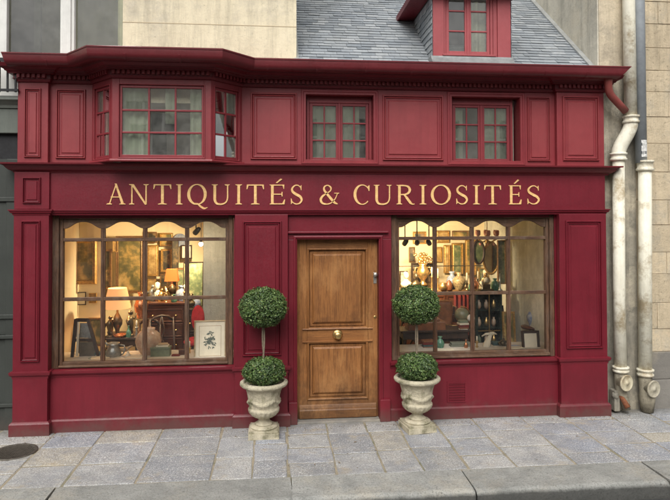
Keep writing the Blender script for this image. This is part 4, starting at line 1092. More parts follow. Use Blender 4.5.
# lamps
SHADE = m_emit('glowing apricot shade', (1.0, .42, .14), .8, (.42, .25, .12))
SHADE2 = m_emit('glowing orange shade', (1.0, .20, .015), .85, (.28, .06, .01))
def lamp(label, px, pytop, pybot, wt, wb, pybase, Y, shade, rect=False, power=14, col=(1, .62, .28)):
    x, zt = at(px, pytop, Y); _, zb = at(px, pybot, Y); _, z0 = at(px, pybase, Y)
    t = thing('table_lamp', label, 'lamp', (x, Y, z0)); zt -= z0; zb -= z0
    n = 32 if not rect else 4
    m = MB(); rt, rb = wt/2, wb/2; rot = PI/4 if rect else 0; k = 1.35 if rect else 1
    rings = [[m.bm.verts.new((r*k*math.cos(2*PI*i/n+rot), r*k*math.sin(2*PI*i/n+rot)*(.6 if rect else 1), z)) for i in range(n)] for r, z in ((rb, zb), (rt, zt))]
    for i in range(n):
        f = m.bm.faces.new([rings[0][i], rings[0][(i+1)%n], rings[1][(i+1)%n], rings[1][i]]); f.smooth = not rect
    m.build('lamp_shade', shade, t)
    h = zb
    MB().lathe([(.07, 0), (.075, .012), (.04, .03), (.022, .06), (.03, h*.3), (.06, h*.45), (.065, h*.58), (.035, h*.75), (.014, h*.85), (.012, h), (.008, zb+(zt-zb)*.5)], seg=24).build('lamp_base', BRONZE, t)
    l = bpy.data.lights.new('bulb', 'POINT'); l.energy = power; l.color = col; l.shadow_soft_size = .04
    lo = bpy.data.objects.new('bulb', l); COL.objects.link(lo); lo.parent = t; lo.location = (0, 0, zb+(zt-zb)*.45)
    return t
lamp('large lamp with apricot shade glowing on the tray table', 117.5, 288, 308, .23, .34, 338, 1.0, SHADE, power=20)
lamp('smaller lamp with rectangular orange shade on the mahogany desk', 172, 269, 281, .15, .20, 298, 1.75, SHADE2, rect=True, power=11)
# furniture
def table(name, label, cat, px0, px1, pyt, Y, dep, mat, z0=.05, drawers=0):
    xa, zt = at(px0, pyt, Y); xb, _ = at(px1, pyt, Y)
    t = thing(name, label, cat, ((xa+xb)/2, Y, z0)); w = xb-xa; h = zt-z0
    MB().box(-w/2-.02, w/2+.02, -.02, dep, h-.03, h).build('tabletop', mat, t, .006)
    if drawers:
        MB().box(-w/2+.02, w/2-.02, .0, dep-.02, h*.25, h-.031).build('carcass', mat, t, .005)
        for i in range(drawers):
            za = h*.27+(h*.70-.03)*i/drawers; zb = h*.27+(h*.70-.03)*(i+1)/drawers-.015
            d = MB().ring(-w/2+.04, w/2-.04, za, zb, 0, [(0, -.002), (0, .012), (.012, .014), (.02, .008)]).build('drawer', mat, t)
            for s in (-1, 1): MB().blob((s*w*.27, -.02, (za+zb)/2), .014).build('drawer_knob', BRASS, d)
    else:
        MB().box(-w/2+.02, w/2-.02, .02, dep-.04, h-.12, h-.031).build('apron', mat, t, .004)
    for sx in (-1, 1):
        for y in (.03, dep-.05):
            MB().tube([(sx*(w/2-.04), y, h-.12 if not drawers else h*.26), (sx*(w/2-.03), y, h*.5 if not drawers else h*.15), (sx*(w/2-.05), y, 0)], [.028, .02, .014], 10).build('leg', mat, t)
    return t
table('tray_table', 'low walnut table carrying the large lamp and bronzes', 'table', 104, 140, 338, .85, .45, DARKW)
table('desk', 'mahogany chest desk with drawers behind the ceramic vase', 'desk', 143, 186, 303, 1.3, .6, MAHOG, drawers=4)
table('side_cabinet', 'dark carved cabinet behind the botanical print', 'cabinet', 186, 204, 309, 1.25, .4, DARKW, drawers=3)
ch = thing('red_chair', 'red velvet chair back glimpsed above the botanical print', 'chair', (*P(198, 330, .95)[:2], .05))
zt = P(198, 305, .95)[2]-.05
m = MB(); m.blob((0, 0, zt-.17), 1, (.085, .035, .17), 3); m.build('backrest', REDV, ch)
MB().blob((0, -.10, zt-.45), 1, (.17, .17, .06), 3).build('seat', REDV, ch)
for sx in (-1, 1):
    for y in (-.22, .02): MB().tube([(sx*.12, y, zt-.46), (sx*.13, y, 0)], [.02, .012], 8).build('leg', DARKW, ch)
def vase(name, label, cat, px, pyt, pyb, Y, prof, mat, extra=None, group=None, seg=32, fn=None):
    x, zt = at(px, pyt, Y); _, zb = at(px, pyb, Y); h = zt-zb
    o = MB().lathe([(r*h, z*h) for r, z in prof], (0, 0, 0), seg, fn).build(name, mat)
    o.location = (x, Y, zb); tag(o, label, cat, group); return o
vase('ceramic_jar', 'round cream ceramic jar painted with figures near the window centre', 'jar', 148.5, 328, 356, .42, [(.20,0),(.22,.05),(.30,.15),(.42,.35),(.46,.55),(.42,.75),(.30,.88),(.22,.93),(.24,1.0),(.18,.99),(.17,.92)], CERAM)
jug = thing('pewter_jug', 'small pewter jug with handle below the large lamp', 'jug', P(113.5, 360, .36))
MB().lathe([(.05,0),(.06,.01),(.085,.05),(.09,.09),(.07,.14),(.055,.17),(.07,.20),(.062,.20),(.05,.165)], seg=28).build('body', SILV, jug)
MB().tube([(.06,0,.18),(.12,0,.17),(.135,0,.12),(.11,0,.07),(.08,0,.06)], .009, 8).build('handle', SILV, jug)
MB().tube([(-.05,0,.17),(-.085,0,.20),(-.1,0,.215)], [.02,.014,.008], 8).build('spout', SILV, jug)
sh = MB().blob((0,0,.03), 1, (.06,.035,.03), 2, .2).tube([(.02,0,.03),(.07,0,.06),(.10,0,.07)], [.02,.014,.01], 8).build('carved_bird', m_simple('pale carved wood', (.42,.30,.18), .6, .3, 20)); sh.location = P(124, 352, .40); tag(sh, 'little pale carved bird beside the pewter jug', 'figurine')
def bronze(label, px, pyb, Y, h, seed, mat=None, name='bronze_figure'):
    rnd = random.Random(seed); m = MB()
    m.lathe([(.05, 0), (.055, .012), (.035, .03)], seg=16)
    m.tube([(0,0,.03),(.01,0,h*.3),(-.01,0,h*.55),(.005,0,h*.72)], [.022,.034,.045,.02], 12)
    m.blob((.01, 0, h*.82), h*.09, sub=2)
    m.tube([(0,0,h*.66),(.06,-.01,h*.60),(.085,-.02,h*.80)], [.018,.014,.009], 8)
    m.tube([(0,0,h*.66),(-.06,-.02,h*.52),(-.04,-.05,h*.40)], [.018,.014,.009], 8)
    m.tube([(0,0,h*.3),(.03,0,h*.15),(.03,0,.02)], [.026,.018,.012], 8); m.tube([(0,0,h*.3),(-.035,0,h*.17),(-.02,0,.02)], [.026,.018,.012], 8)
    o = m.build(name, mat or BRONZE); o.location = P(px, pyb, Y); o.rotation_euler = (0, 0, rnd.uniform(-1, 1)); tag(o, label, 'figurine'); return o
bronze('dark bronze dancer standing left on the tray table', 110, 337, .93, .30, 1)
bronze('bronze figure with raised arm right of the large lamp', 130, 336, .95, .36, 2)
bronze('pale carved figure left on the mahogany desk', 152, 303, 1.5, .28, 4, SILV)
bronze('slim brass figure between desk lamp and jar', 161, 303, 1.45, .22, 5, BRASS)
bx_ = MB().box(-.11, .11, -.06, .06, 0, .10).box(-.115, .115, -.065, .065, .102, .125).build('green_box', GREENB, None, .004); bx_.location = P(161, 357, .33); tag(bx_, 'dull green lidded box right of the ceramic jar', 'box')
bk = thing('book_stack', 'small stack of pale old books on the green box', 'books', (bx_.location.x+.02, .33, bx_.location.z+.126))
MB().box(-.07, .07, -.045, .045, 0, .018).build('book', PAPER, bk, .002); MB().box(-.055, .06, -.04, .045, .019, .034, Matrix.Rotation(.2, 4, 'Z')).build('book', m_simple('tan book cloth', (.36,.26,.15), .7), bk, .002)
sb = MB().box(-.035, .035, -.03, .03, 0, .07).box(-.038, .038, -.033, .033, .071, .08).build('trinket_box', MAHOG, None, .004); sb.location = P(182, 356, .35); tag(sb, 'tiny brown trinket box left of the botanical print', 'box')
for i, (a, l) in enumerate(((100, 'pale sheet of paper lying under the easel'), (135, 'pale sheet of paper lying before the ceramic jar'))):
    o = MB().box(-.10, .10, -.07, .07, 0, .006).build('paper_sheet', PAPER); x, z = at(a, 361, .25); o.location = (x, .27, .737); o.rotation_euler = (0, 0, .2-i*.35); tag(o, l, 'paper')
bp = picture('botanical print in thin pale frame standing at the right of the left window', 194, 321, 226, 361, .22, .018, m_simple('pale oak frame', (.42, .33, .20), .5), 0, .02, tilt=4, mount=PAPER, name='botanical_print', cat='print')
xa, _ = at(194, 321, .22); xb, z0b = at(226, 361, .22); hb = at(194, 321, .22)[1]-z0b; wb_ = xb-xa
MB().ring(-wb_/2+.055, wb_/2-.055, .06, hb-.06, .0, [(0, .0045), (.004, .0055), (.008, .0045)], fill=False).build('mount_line', GILTD, bp)
m = MB(); rf = random.Random(9)
for k in range(90):
    a = rf.uniform(0, 2*PI); rr_ = rf.uniform(0, .085); c = Vector((rr_*math.cos(a)*.8, -.006, hb*.52+rr_*math.sin(a)*1.2)); b_ = rf.uniform(0, 2*PI); L = rf.uniform(.010, .022)
    d = Vector((math.cos(b_), 0, math.sin(b_)))*L; w_ = Vector((-math.sin(b_), 0, math.cos(b_)))*L*.4; oy = Vector((0, -.00005*k, 0))
    m.quad(c-d+oy, c+w_+oy, c+d+oy, c-w_+oy)
m.build('flower_drawing', m_simple('ink grey green', (.10, .12, .10), .8), bp)
# track spot visible near the pale reflection panel
SPOTB = m_emit('bright spot bulb', (1, .86, .62), 22)
def spot(label, px, py, Y, power, tgt, mat=BLACKI, col=(1, .78, .47)):
    x, z = at(px, py, Y); t = thing('track_spotlight', label, 'spotlight', (x, Y, z), 0)
    d = (Vector(tgt)-Vector((x, Y, z))).normalized(); q = d.to_track_quat('-Z', 'Y').to_matrix().to_4x4()
    MB().lathe([(.034, -.03), (.036, 0), (.034, .05), (.022, .085), (.006, .095)], seg=20, M=q).build('lamp_head', mat, t)
    MB().lathe([(.026, -.032), (.020, -.036), (.002, -.038)], seg=16, M=q).build('bulb_face', SPOTB, t)
    MB().tube([(0, 0, .03), (0, 0, 2.49-z if z < 2.4 else .12)], .008, 8).build('stem', mat, t)
    l = bpy.data.lights.new('spot', 'SPOT'); l.energy = power; l.color = col; l.spot_size = R(125); l.spot_blend = .8; l.shadow_soft_size = .05
    o = bpy.data.objects.new('spot', l); COL.objects.link(o); o.parent = t; o.location = d*.06; o.rotation_euler = d.to_track_quat('-Z', 'Y').to_euler()
    return t
spot('black ceiling spotlight behind the bare bulb in the left window', 196, 232, 1.15, 210, (-2.0, 2.0, 1.2))
bbx, bbz = at(201, 244, .55)
bulb = thing('bare_bulb', 'bare bright bulb hanging beside the pale reflected band', 'light bulb', (bbx, .55, bbz))
MB().blob((0, 0, 0), .026, sub=3).build('glass_bulb', m_emit('lit bulb', (1, .85, .62), 14), bulb)
MB().lathe([(.014, .02), (.017, .03), (.017, .06), (.006, .07)], seg=16).tube([(0, 0, .06), (0, 0, 2.6-bbz)], .003, 6).build('lamp_holder', BLACKI, bulb)
l = bpy.data.lights.new('bulb', 'POINT'); l.energy = 11; l.color = (1, .80, .56); l.shadow_soft_size = .03
lo = bpy.data.objects.new('bulb', l); COL.objects.link(lo); lo.parent = bulb; lo.location = (0, -.0, -.035)

# ================================================================== THINGS IN THE RIGHT WINDOW
picture('long gilt framed panel, leftmost of the three behind the taut wire', 443.5, 245, 450, 273, 2.7, .03, GILT, 3, .03)
picture('wide gilt framed picture, middle of the three behind the taut wire', 451.5, 243, 463, 274, 2.7, .04, GILT, 2, .04)
picture('gilt picture half hidden by the mullion, right of the three', 465, 240, 476, 275, 2.65, .035, GILT, 0, .03)
picture('little framed print low on the wall beside the left window stile', 399.5, 271, 407.5, 285, 2.6, .02, DARKW, 0, .02, mount=PAPER, cat='print', name='framed_print')
picture('dark glazed picture behind the gilt urn vase', 411, 263, 434, 300, 2.4, .03, DARKW, 1, .04)
wr = MB().tube([(1.23, 2.2, at(440, 266, 2.2)[1]), (3.44, 2.2, at(440, 266, 2.2)[1])], .006, 6).build('hanging_wire', BLACKI); tag(wr, 'taut dark wire strung across the back of the right room', 'wire')
for i, (px, tg) in enumerate(((405, (1.5, 2.4, 1.2)), (417, (2.2, 2.7, 1.6)), (429, (2.8, 2.6, 1.4)))):
    spot(['first', 'second', 'third'][i] + ' black ceiling spotlight from the left in the right window', px, 243, 1.2, 100, tg)
gv = thing('gilt_vase', 'gilt two handled vase holding leafy brass ornament', 'vase', P(423, 285, 2.1))
MB().lathe([(.06,0),(.065,.02),(.03,.05),(.035,.08),(.08,.14),(.095,.2),(.07,.27),(.05,.3),(.07,.33),(.05,.33)], seg=28).build('body', BRASS, gv)
for s in (-1, 1): MB().tube([(s*.07,0,.27),(s*.12,0,.27),(s*.125,0,.2),(s*.09,0,.16)], .010, 8).build('handle', BRASS, gv)
m = MB(); rf = random.Random(2)
for k in range(40):
    a = rf.uniform(0, 2*PI); m.blob((rf.uniform(.02,.14)*math.cos(a), rf.uniform(.0,.08)*math.sin(a), .36+rf.uniform(-.02,.12)), rf.uniform(.014,.03), sub=1)
m.build('brass_leaves', BRASS, gv)
def shelf_unit():
    t = thing('sideboard', 'dark mahogany sideboard under the gilt vase', 'sideboard', (*P(435, 350, 1.9)[:2], .05)); t.location.x = 2.20
    zt = at(440, 290, 1.9)[1]-.05
    MB().box(-.86, .78, 0, .4, zt-.03, zt).build('top', m_wood('pale oak top', (.34,.2,.09), (.25,.14,.06), (.1,.05,.02), 1, .4, vertical=False), t, .004)  # top in a paler wood than the carcass
    MB().box(-.84, .76, .02, .38, 0, zt-.031).build('carcass', MAHOG, t, .004)
    for i in range(4): MB().ring(-.82+i*.39, -.44+i*.39, .1, zt-.08, .02, [(0,-.002),(0,.012),(.02,.015),(.04,.004),(.06,.004),(.08,.01)]).build('door', MAHOG, t)
shelf_unit()
vase('painted_vase', 'dark patterned vase with narrow neck on the sideboard', 'vase', 459, 272, 290, 1.95, [(.20,0),(.22,.05),(.34,.3),(.38,.5),(.30,.68),(.14,.78),(.12,.86),(.18,1),(.1,.98)], m_simple('patterned porcelain', (.22,.13,.07), .3, .6, 40, c2=(.55,.42,.22)))
vase('brass_pot', 'squat brass pot left of the patterned vase', 'pot', 443, 283, 290.5, 1.92, [(.4,0),(.5,.2),(.62,.5),(.5,.8),(.42,.9),(.5,1),(.4,.97)], BRASS)
vase('brown_jar', 'small brown lidded jar beside the topiary ball', 'jar', 449, 280, 290.5, 1.92, [(.25,0),(.3,.1),(.36,.4),(.3,.7),(.2,.8),(.22,.85),(.1,.95),(.03,1)], LEATH)
candle = thing('candlestick', 'pale candle in brass holder near the mullion', 'candlestick', P(467, 290, 1.95))
MB().lathe([(.04,0),(.042,.01),(.012,.03),(.015,.08),(.025,.09),(.02,.1)], seg=16).build('holder', BRASS, candle); MB().lathe([(.012,.1),(.012,.26),(.002,.265)], seg=12).build('candle', PAPER, candle)
# tall dark cabinet with mirror
cb = thing('tall_cabinet', 'tall dark green glazed cabinet right of the centre mullion', 'cabinet', (2.72, 1.35, .05))
xa = at(477, 300, 1.3)[0]; xb = at(503.5, 300, 1.3)[0]; cb.location.x = (xa+xb)/2; hw = (xb-xa)/2; ch_ = at(490, 292, 1.3)[1]-.05
GRW = m_simple('dark green lacquer', (.018, .032, .026), .25, .4, 12)
MB().box(-hw, -hw+.03, 0, .3, 0, ch_).box(hw-.03, hw, 0, .3, 0, ch_).box(-hw, hw, .28, .3, 0, ch_-.031).box(-hw-.02, hw+.02, -.02, .31, ch_-.03, ch_).build('carcass', GRW, cb, .003)
for i in range(4): 
    s_ = MB().box(-hw+.031, hw-.031, .01, .278, ch_*(.18+.2*i), ch_*(.18+.2*i)+.012).build('shelf', GRW, cb)
MB().box(-.006, .006, -.01, .01, 0, ch_-.031).box(-hw+.031, hw-.031, -.008, .008, ch_*.55, ch_*.55+.014).build('glazing_bar', BRASS, cb)
rf = random.Random(31)
for i in range(4):
    for k in range(3):
        o = MB().lathe([(.02,0),(.035,.04),(.03,.09),(.014,.11),(.018,.13)], seg=14).build('trinket', rf.choice([BRASS, CERAM, SILV, GREENB]), cb); o.location = (-.11+k*.11, .12, ch_*(.18+.2*i)+.013)
mr = thing('oval_mirror', 'gilt oval mirror hanging high right of the centre mullion', 'mirror', P(491, 258, 1.7))
eM = Matrix.Diagonal((.09, 1, .20, 1))
m = MB(); ring_ = []
for i in range(41):
    a = 2*PI*i/40; ring_.append((.115*math.cos(a), 0, .235*math.sin(a)))
m.tube(ring_, .018, 10, cap=False); m.build('frame', GILT, mr)
m = MB(); m.bm.faces.new([m.bm.verts.new((.112*math.cos(2*PI*i/40), .004, .232*math.sin(2*PI*i/40))) for i in range(40)]); m.build('mirror_glass', m_simple('old mirror glass', (.5,.42,.28), .12, .3, 6, .95), mr)
ov = thing('oval_portrait', 'oval green portrait in dark frame beside the gilt mirror', 'painting', P(478.5, 252, 1.6))
m = MB(); m.tube([(.085*math.cos(2*PI*i/40), 0, .17*math.sin(2*PI*i/40)) for i in range(41)], .016, 10, cap=False); m.build('frame', DARKW, ov)
m = MB(); m.bm.faces.new([m.bm.verts.new((.083*math.cos(2*PI*i/40), .004, .168*math.sin(2*PI*i/40))) for i in range(40)]); m.build('canvas', ART[2], ov)
picture('tall dark canvas with green edge left of the old stone wall', 497, 240, 506, 284, 1.6, .02, GILTD, 2, .03)
clk = thing('mantel_clock', 'gilt mantel clock with pale dial on top of the green cabinet', 'clock', (cb.location.x-.02, 1.42, ch_+.05))
MB().box(-.10,.10,-.05,.05,0,.03).box(-.055,.055,-.04,.04,.03,.10).build('base', BRONZE, clk, .006)
MB().lathe([(.055,-.03),(.06,-.02),(.06,.02),(.05,.03)], (0,0,.155), 28, M=Matrix.Rotation(R(90),4,'X')).build('case', BRASS, clk)
MB().lathe([(.046,.0305),(.001,.0315)], (0,-.0,.155), 28, M=Matrix.Rotation(R(90),4,'X')).build('dial', PAPER, clk)
MB().blob((0,0,.235), .028, amp=.3).build('finial', BRASS, clk)
for i,(px,l) in enumerate(((482.5,'thin pewter candlestick at the left on the green cabinet'),(500,'thin pewter candlestick at the right on the green cabinet'))):
    o = MB().lathe([(.035,0),(.038,.01),(.01,.03),(.013,.12),(.02,.14),(.012,.15),(.009,.25)], seg=16).build('candlestick', SILV); o.location = (at(px,290,1.42)[0], 1.42, ch_+.052); tag(o, l, 'candlestick')
# leather armchair
ac = thing('leather_armchair', 'brown leather armchair behind the right topiary', 'armchair', (*P(441, 340, 1.1)[:2], .05))
zt = at(441, 302, 1.1)[1]-.05
MB().box(-.21,.21,.12,.24,zt-.62,zt).build('backrest', LEATH, ac, .05, seg=4); MB().box(-.20,.20,-.25,.12,zt-.62,zt-.45).build('seat', LEATH, ac, .04, seg=4)
for s in (-1,1): MB().box(s*.24-.05, s*.24+.05, -.25,.2,zt-.62,zt-.30).build('armrest', LEATH, ac, .035, seg=4)
for sx in (-1,1):
    for y in (-.2,.18): MB().tube([(sx*.2,y,zt-.62),(sx*.2,y,0)], [.025,.015], 8).build('leg', DARKW, ac)
table('writing_table', 'dark writing table across the lower right window', 'table', 402, 470, 331, .72, .35, DARKW)
lb = MB().box(-.25,.25,-.12,.12,0,.14).box(-.20,.18,-.10,.10,.141,.18).build('leather_case', LEATH, None, .012); lb.location = P(425, 331, .85); tag(lb, 'flat brown leather case on the writing table', 'case')
gb = thing('white_globe', 'small white glass globe on a brass stand at the centre mullion', 'globe', P(471, 331, .8))
MB().blob((0,0,.17), .052, sub=3).build('globe', m_simple('milk glass', (.75,.70,.62), .2, .05), gb); MB().lathe([(.04,0),(.042,.01),(.01,.03),(.01,.10),(.03,.125)], seg=16).build('stand', BRASS, gb)
# white horn-shaped lamp figure
hn = thing('alabaster_heron', 'curved white alabaster bird figure on the right display shelf', 'figurine', P(487, 350, .4))
MB().tube([(-.02,0,0),(0,0,.08),(.03,0,.15),(.05,0,.19)], [.055,.045,.028,.02], 16).build('body', PAPER, hn)
MB().tube([(.05,0,.185),(.06,0,.205),(.09,0,.21),(.13,0,.195)], [.02,.026,.018,.006], 12).build('head', PAPER, hn)
MB().tube([(-.06,.02,.17),(-.01,.01,.20),(.05,0,.2)], [.008,.014,.02], 10).build('crest', PAPER, hn)
picture('small dark framed sketch on the shelf against the old stone wall', 522, 331, 540, 350, .3, .035, DARKW, 0, .025, tilt=8, mount=PAPER, name='framed_sketch', cat='print')
for i, (a, l) in enumerate(((445, 'pale sheet of paper on the right display shelf by the topiary'), (515, 'pale sheet of paper before the small sketch'))):
    o = MB().box(-.12, .12, -.06, .06, 0, .006).build('paper_sheet', PAPER); o.location = (at(a, 350, .22)[0], .26, .737); o.rotation_euler = (0, 0, -.1+i*.3); tag(o, l, 'paper')
tr = MB().box(-.14,.14,-.05,.05,0,.02).box(-.13,.12,-.04,.04,.021,.05).build('book_pile', m_simple('grey green book cloth', (.14,.15,.11), .7), None, .004); tr.location = (at(462,350,.4)[0], .45, .737); tag(tr, 'low pile of dull green books beside the alabaster bird', 'books')

# ------------------------------------------------------------------ more antiques, window by window
PORC = m_simple('blue white porcelain', (.55, .58, .60), .2, .3, 30, c2=(.08, .13, .28))
COPPER = m_simple('copper', (.55, .22, .10), .3, .3, 20, .9)
JADE = m_simple('jade green glaze', (.08, .20, .13), .25, .4, 16)
IVORY = m_simple('ivory plaster', (.70, .63, .48), .5, .12, 16)
DRED = m_simple('dark red cloth', (.16, .018, .014), .85, .35, 16)
TEAL = m_simple('dull teal cloth', (.05, .10, .10), .85, .35, 16)
BOOKM = [DRED, TEAL, LEATH, PAPER, GREENB]
def candlestick(label, px, pyb, Y, h, mat=BRASS):
    t = thing('candlestick', label, 'candlestick', P(px, pyb, Y))
    MB().lathe([(.045, 0), (.048, .008), (.02, .02), (.011, .035), (.02, h*.25), (.010, h*.35), (.014, h*.55), (.024, h*.62), (.016, h*.64)], seg=18).build('holder', mat, t)
    MB().lathe([(.0105, h*.64), (.010, h), (.002, h+.004)], seg=12).build('candle', IVORY, t)
def bust(label, px, pyb, Y, h, mat=IVORY, rz=0.):
    t = thing('bust', label, 'bust', P(px, pyb, Y), rz); m = MB()
    m.lathe([(h*.20, 0), (h*.21, h*.04), (h*.12, h*.10), (h*.10, h*.16)], seg=20)
    m.lathe([(h*.10, h*.15), (h*.20, h*.20), (h*.27, h*.32), (h*.26, h*.42), (h*.12, h*.52), (h*.085, h*.60)], seg=24, M=Matrix.Diagonal((1.15, .7, 1, 1)))
    m.build('pedestal_and_shoulders', mat, t)
    m = MB(); m.blob((0, -.01*h, h*.78), 1, (h*.125, h*.145, h*.175), 3)
    for v in m.bm.verts:
        if v.co.y < -h*.10: v.co.z -= h*.01
    m.blob((0, -h*.165, h*.76), 1, (h*.018, h*.03, h*.035), 2).blob((0, h*.03, h*.86), 1, (h*.135, h*.14, h*.12), 2, .25, 14)
    m.build('head', mat, t)
def books(label, px, pyb, Y, n, w=.2, d=.14, seed=0):
    t = thing('book_stack', label, 'books', P(px, pyb, Y)); rnd = random.Random(seed); z = 0
    for i in range(n):
        h = rnd.uniform(.018, .036); k = rnd.uniform(.8, 1)
        o = MB().box(-w/2*k, w/2*k, -d/2*k, d/2*k, z, z+h-.001, Matrix.Rotation(rnd.uniform(-.15, .15), 4, 'Z')).build('book', BOOKM[rnd.randrange(5)], t, .002); z += h
def bowl(label, px, pyb, Y, r, mat=PORC):
    o = MB().lathe([(r*.45, 0), (r*.47, r*.06), (r*.42, r*.10), (r*.8, r*.35), (r, r*.70), (r*.97, r*.72), (r*.75, r*.38), (r*.3, r*.2)], seg=28).build('bowl', mat)
    o.location = P(px, pyb, Y); tag(o, label, 'bowl')
def plate(label, px, py, Y, r, mat=PORC):
    m = MB().lathe([(r, 0), (r*.98, .006), (r*.62, .016), (r*.55, .018), (r*.05, .018), (.001, .018)], seg=36, M=Matrix.Rotation(R(90), 4, 'X') @ Matrix.Diagonal((1, 1, -1, 1)))
    o = m.build('wall_plate', mat); o.location = P(px, py, Y); tag(o, label, 'plate')
def bottle(label, px, pyb, Y, h, mat, name='glass_bottle', cat='bottle'):
    o = MB().lathe([(h*.16, 0), (h*.18, h*.03), (h*.18, h*.5), (h*.13, h*.62), (h*.055, h*.72), (h*.05, h*.93), (h*.065, h*.95), (h*.06, h)], seg=22).build(name, mat)
    o.location = P(px, pyb, Y); tag(o, label, cat)
def vase2(label, px, pyb, Y, h, mat, k=1.):
    o = MB().lathe([(.20*h*k, 0), (.18*h*k, h*.04), (.30*h*k, h*.30), (.33*h*k, h*.5), (.24*h*k, h*.72), (.11*h*k, h*.82), (.12*h*k, h*.90), (.18*h*k, h), (.15*h*k, h*.99), (.09*h*k, h*.88)], seg=28).build('vase', mat)
    o.location = P(px, pyb, Y); tag(o, label, 'vase')
def chair(label, px, pyt, Y, mat, seat=DRED, rz=0.):
    x, z = at(px, pyt, Y); t = thing('side_chair', label, 'chair', (x, Y, .05), rz); h = z-.05
    for sx in (-1, 1):
        MB().tube([(sx*.17, .17, 0), (sx*.17, .17, h*.45), (sx*.155, .22, h*.97)], [.014, .018, .014], 8).build('leg', mat, t)
        MB().tube([(sx*.19, -.18, 0), (sx*.18, -.17, .45)], [.012, .019], 8).build('leg', mat, t)
    MB().box(-.20, .20, -.20, .19, .42, .47).build('seat_frame', mat, t, .006); MB().blob((0, -.01, .48), 1, (.185, .18, .035), 3).build('seat', seat, t)
    m = MB(); m.tube([(-.16, .22, h*.93), (-.09, .225, h*.985), (0, .225, h), (.09, .225, h*.985), (.16, .22, h*.93)], .018, 8)
    m.tube([(0, .22, h), (.04, .215, h*.82), (0, .21, h*.7), (-.04, .205, h*.62), (0, .20, h*.5)], .012, 8).tube([(0, .222, h), (-.04, .217, h*.82), (0, .212, h*.7), (.04, .207, h*.62), (0, .202, h*.5)], .012, 8)
    m.build('backrest', mat, t)
# left window
picture('small gilt oval-matted sketch high between the two big gilt frames', 113, 238, 118, 252, 1.85, .015, GILT, 3, .02)
picture('tiny ochre landscape under the cream gilt picture', 147, 279, 156, 291, 2.45, .02, GILT, 3, .02)
picture('dark framed interior scene under the small dark portrait', 160, 274, 168, 288, 2.42, .02, GILTD, 1, .02)
picture('large green canvas in dark gilt frame leaning low behind the desk lamp', 176, 268, 190, 302, 2.0, .03, GILTD, 2, .03, tilt=3)
picture('pale matted drawing in black frame right above the mahogany desk', 181, 245, 192, 259, 2.4, .02, DARKW, 0, .02, mount=PAPER, cat='print', name='framed_print')
picture('stack-leaned gilt frame at floor level behind the wooden easel', 88, 318, 103, 346, .98, .03, GILTD, 0, .03, tilt=5)
candlestick('tall brass candlestick at the left end of the mahogany desk', 145.5, 303, 1.38, .28)
candlestick('short brass candlestick right of the brass figure on the desk', 166, 303, 1.40, .20)
candlestick('pewter candlestick at the front of the tray table', 136.5, 338, .88, .22, SILV)
bust('ivory plaster bust on the desk behind the brass figure', 157, 303, 1.62, .30)
vase2('blue and white vase on the desk at the right of the small lamp', 181, 303, 1.5, .24, PORC)
vase2('small jade vase at the desk front edge', 174, 304, 1.34, .13, JADE)
bowl('copper bowl on the tray table before the large lamp', 120, 339, .90, .085, COPPER)
bottle('dark green bottle on the tray table beside the pewter candlestick', 128.5, 339, .88, .17, JADE)
books('stack of worn books between easel and pewter jug', 102, 360, .40, 4, .15, .12, 3)
books('books piled beside the ceramic jar foot at the left', 133, 359, .45, 3, .14, .11, 8)
candlestick('brass candlestick before the cabinet left of the botanical print', 189.5, 358, .42, .20)
bowl('shallow blue and white bowl on the shelf before the ceramic jar', 141, 361, .24, .055)
bottle('little copper flask between jar and green box', 170, 358, .42, .10, COPPER, 'copper_flask', 'flask')
bust('small bronze bust on top of the cabinet behind the red chair', 191, 309, 1.35, .22, BRONZE)
chair('carved walnut side chair standing before the mahogany desk', 167, 318, 1.0, DARKW, DRED, .5)
plate('blue and white plate hung beside the tall dark canvas', 180, 240, 2.5, .10)
# right window
picture('gilt framed seascape low under the taut wire at the far left', 435, 247, 442, 262, 2.72, .02, GILT, 3, .02)
picture('dark oil of trees above the patterned vase', 452, 231, 468, 240, 2.75, .02, GILTD, 0, .02)
picture('green sketch in gilt frame just under the middle panel', 453, 276.5, 462, 287, 2.74, .02, GILT, 2, .02)
bust('ivory bust with bright face on the sideboard behind the cabinet', 486, 291, 1.98, .34)
bust('pale plaster bust at the left on the sideboard behind the topiary ball', 406, 291, 1.98, .30, IVORY, .4)
candlestick('tall brass candlestick beside the gilt vase', 432, 291, 2.0, .36)
candlestick('tall pewter candlestick at the end of the sideboard', 478, 291, 2.0, .30, SILV)
vase2('big blue and white vase on the sideboard near the gilt panels', 452, 291, 2.05, .30, PORC, .9)
bottle('jade green bottle between patterned vase and candle', 470.5, 291, 1.93, .16, JADE)
cs = thing('suitcase_stack', 'stack of three brown leather trunks behind the topiary ball', 'suitcases', P(446, 331, 1.45))
for i, (w_, h_) in enumerate(((.36, .14), (.32, .12), (.26, .10))):
    z = (0, .142, .264)[i]; c = MB().box(-w_/2, w_/2, -.13, .13, z, z+h_).build('trunk_case', [LEATH, MAHOG, LEATH][i], cs, .012)
    for sx in (-1, 1): MB().box(sx*w_*.3-.012, sx*w_*.3+.012, -.134, .134, z-.001, z+h_+.003).build('strap', DARKW, c)
    MB().box(-.02, .02, -.138, -.13, z+h_*.45, z+h_*.75).build('lock', BRASS, c)
t0 = MB(); t0.lathe([(.05, 0), (.055, .01), (.02, .03)], (0, 0, -.40), 18).lathe([(.018, -.38), (.014, -.02), (.12, -.012), (.17, 0), (.18, .012), (.17, .014), (.12, .0)], seg=28)
o = t0.build('brass_tray_stand', BRASS); o.location = P(453, 324, 1.2); tag(o, 'round brass tray on a stem before the leather trunks', 'tray stand')
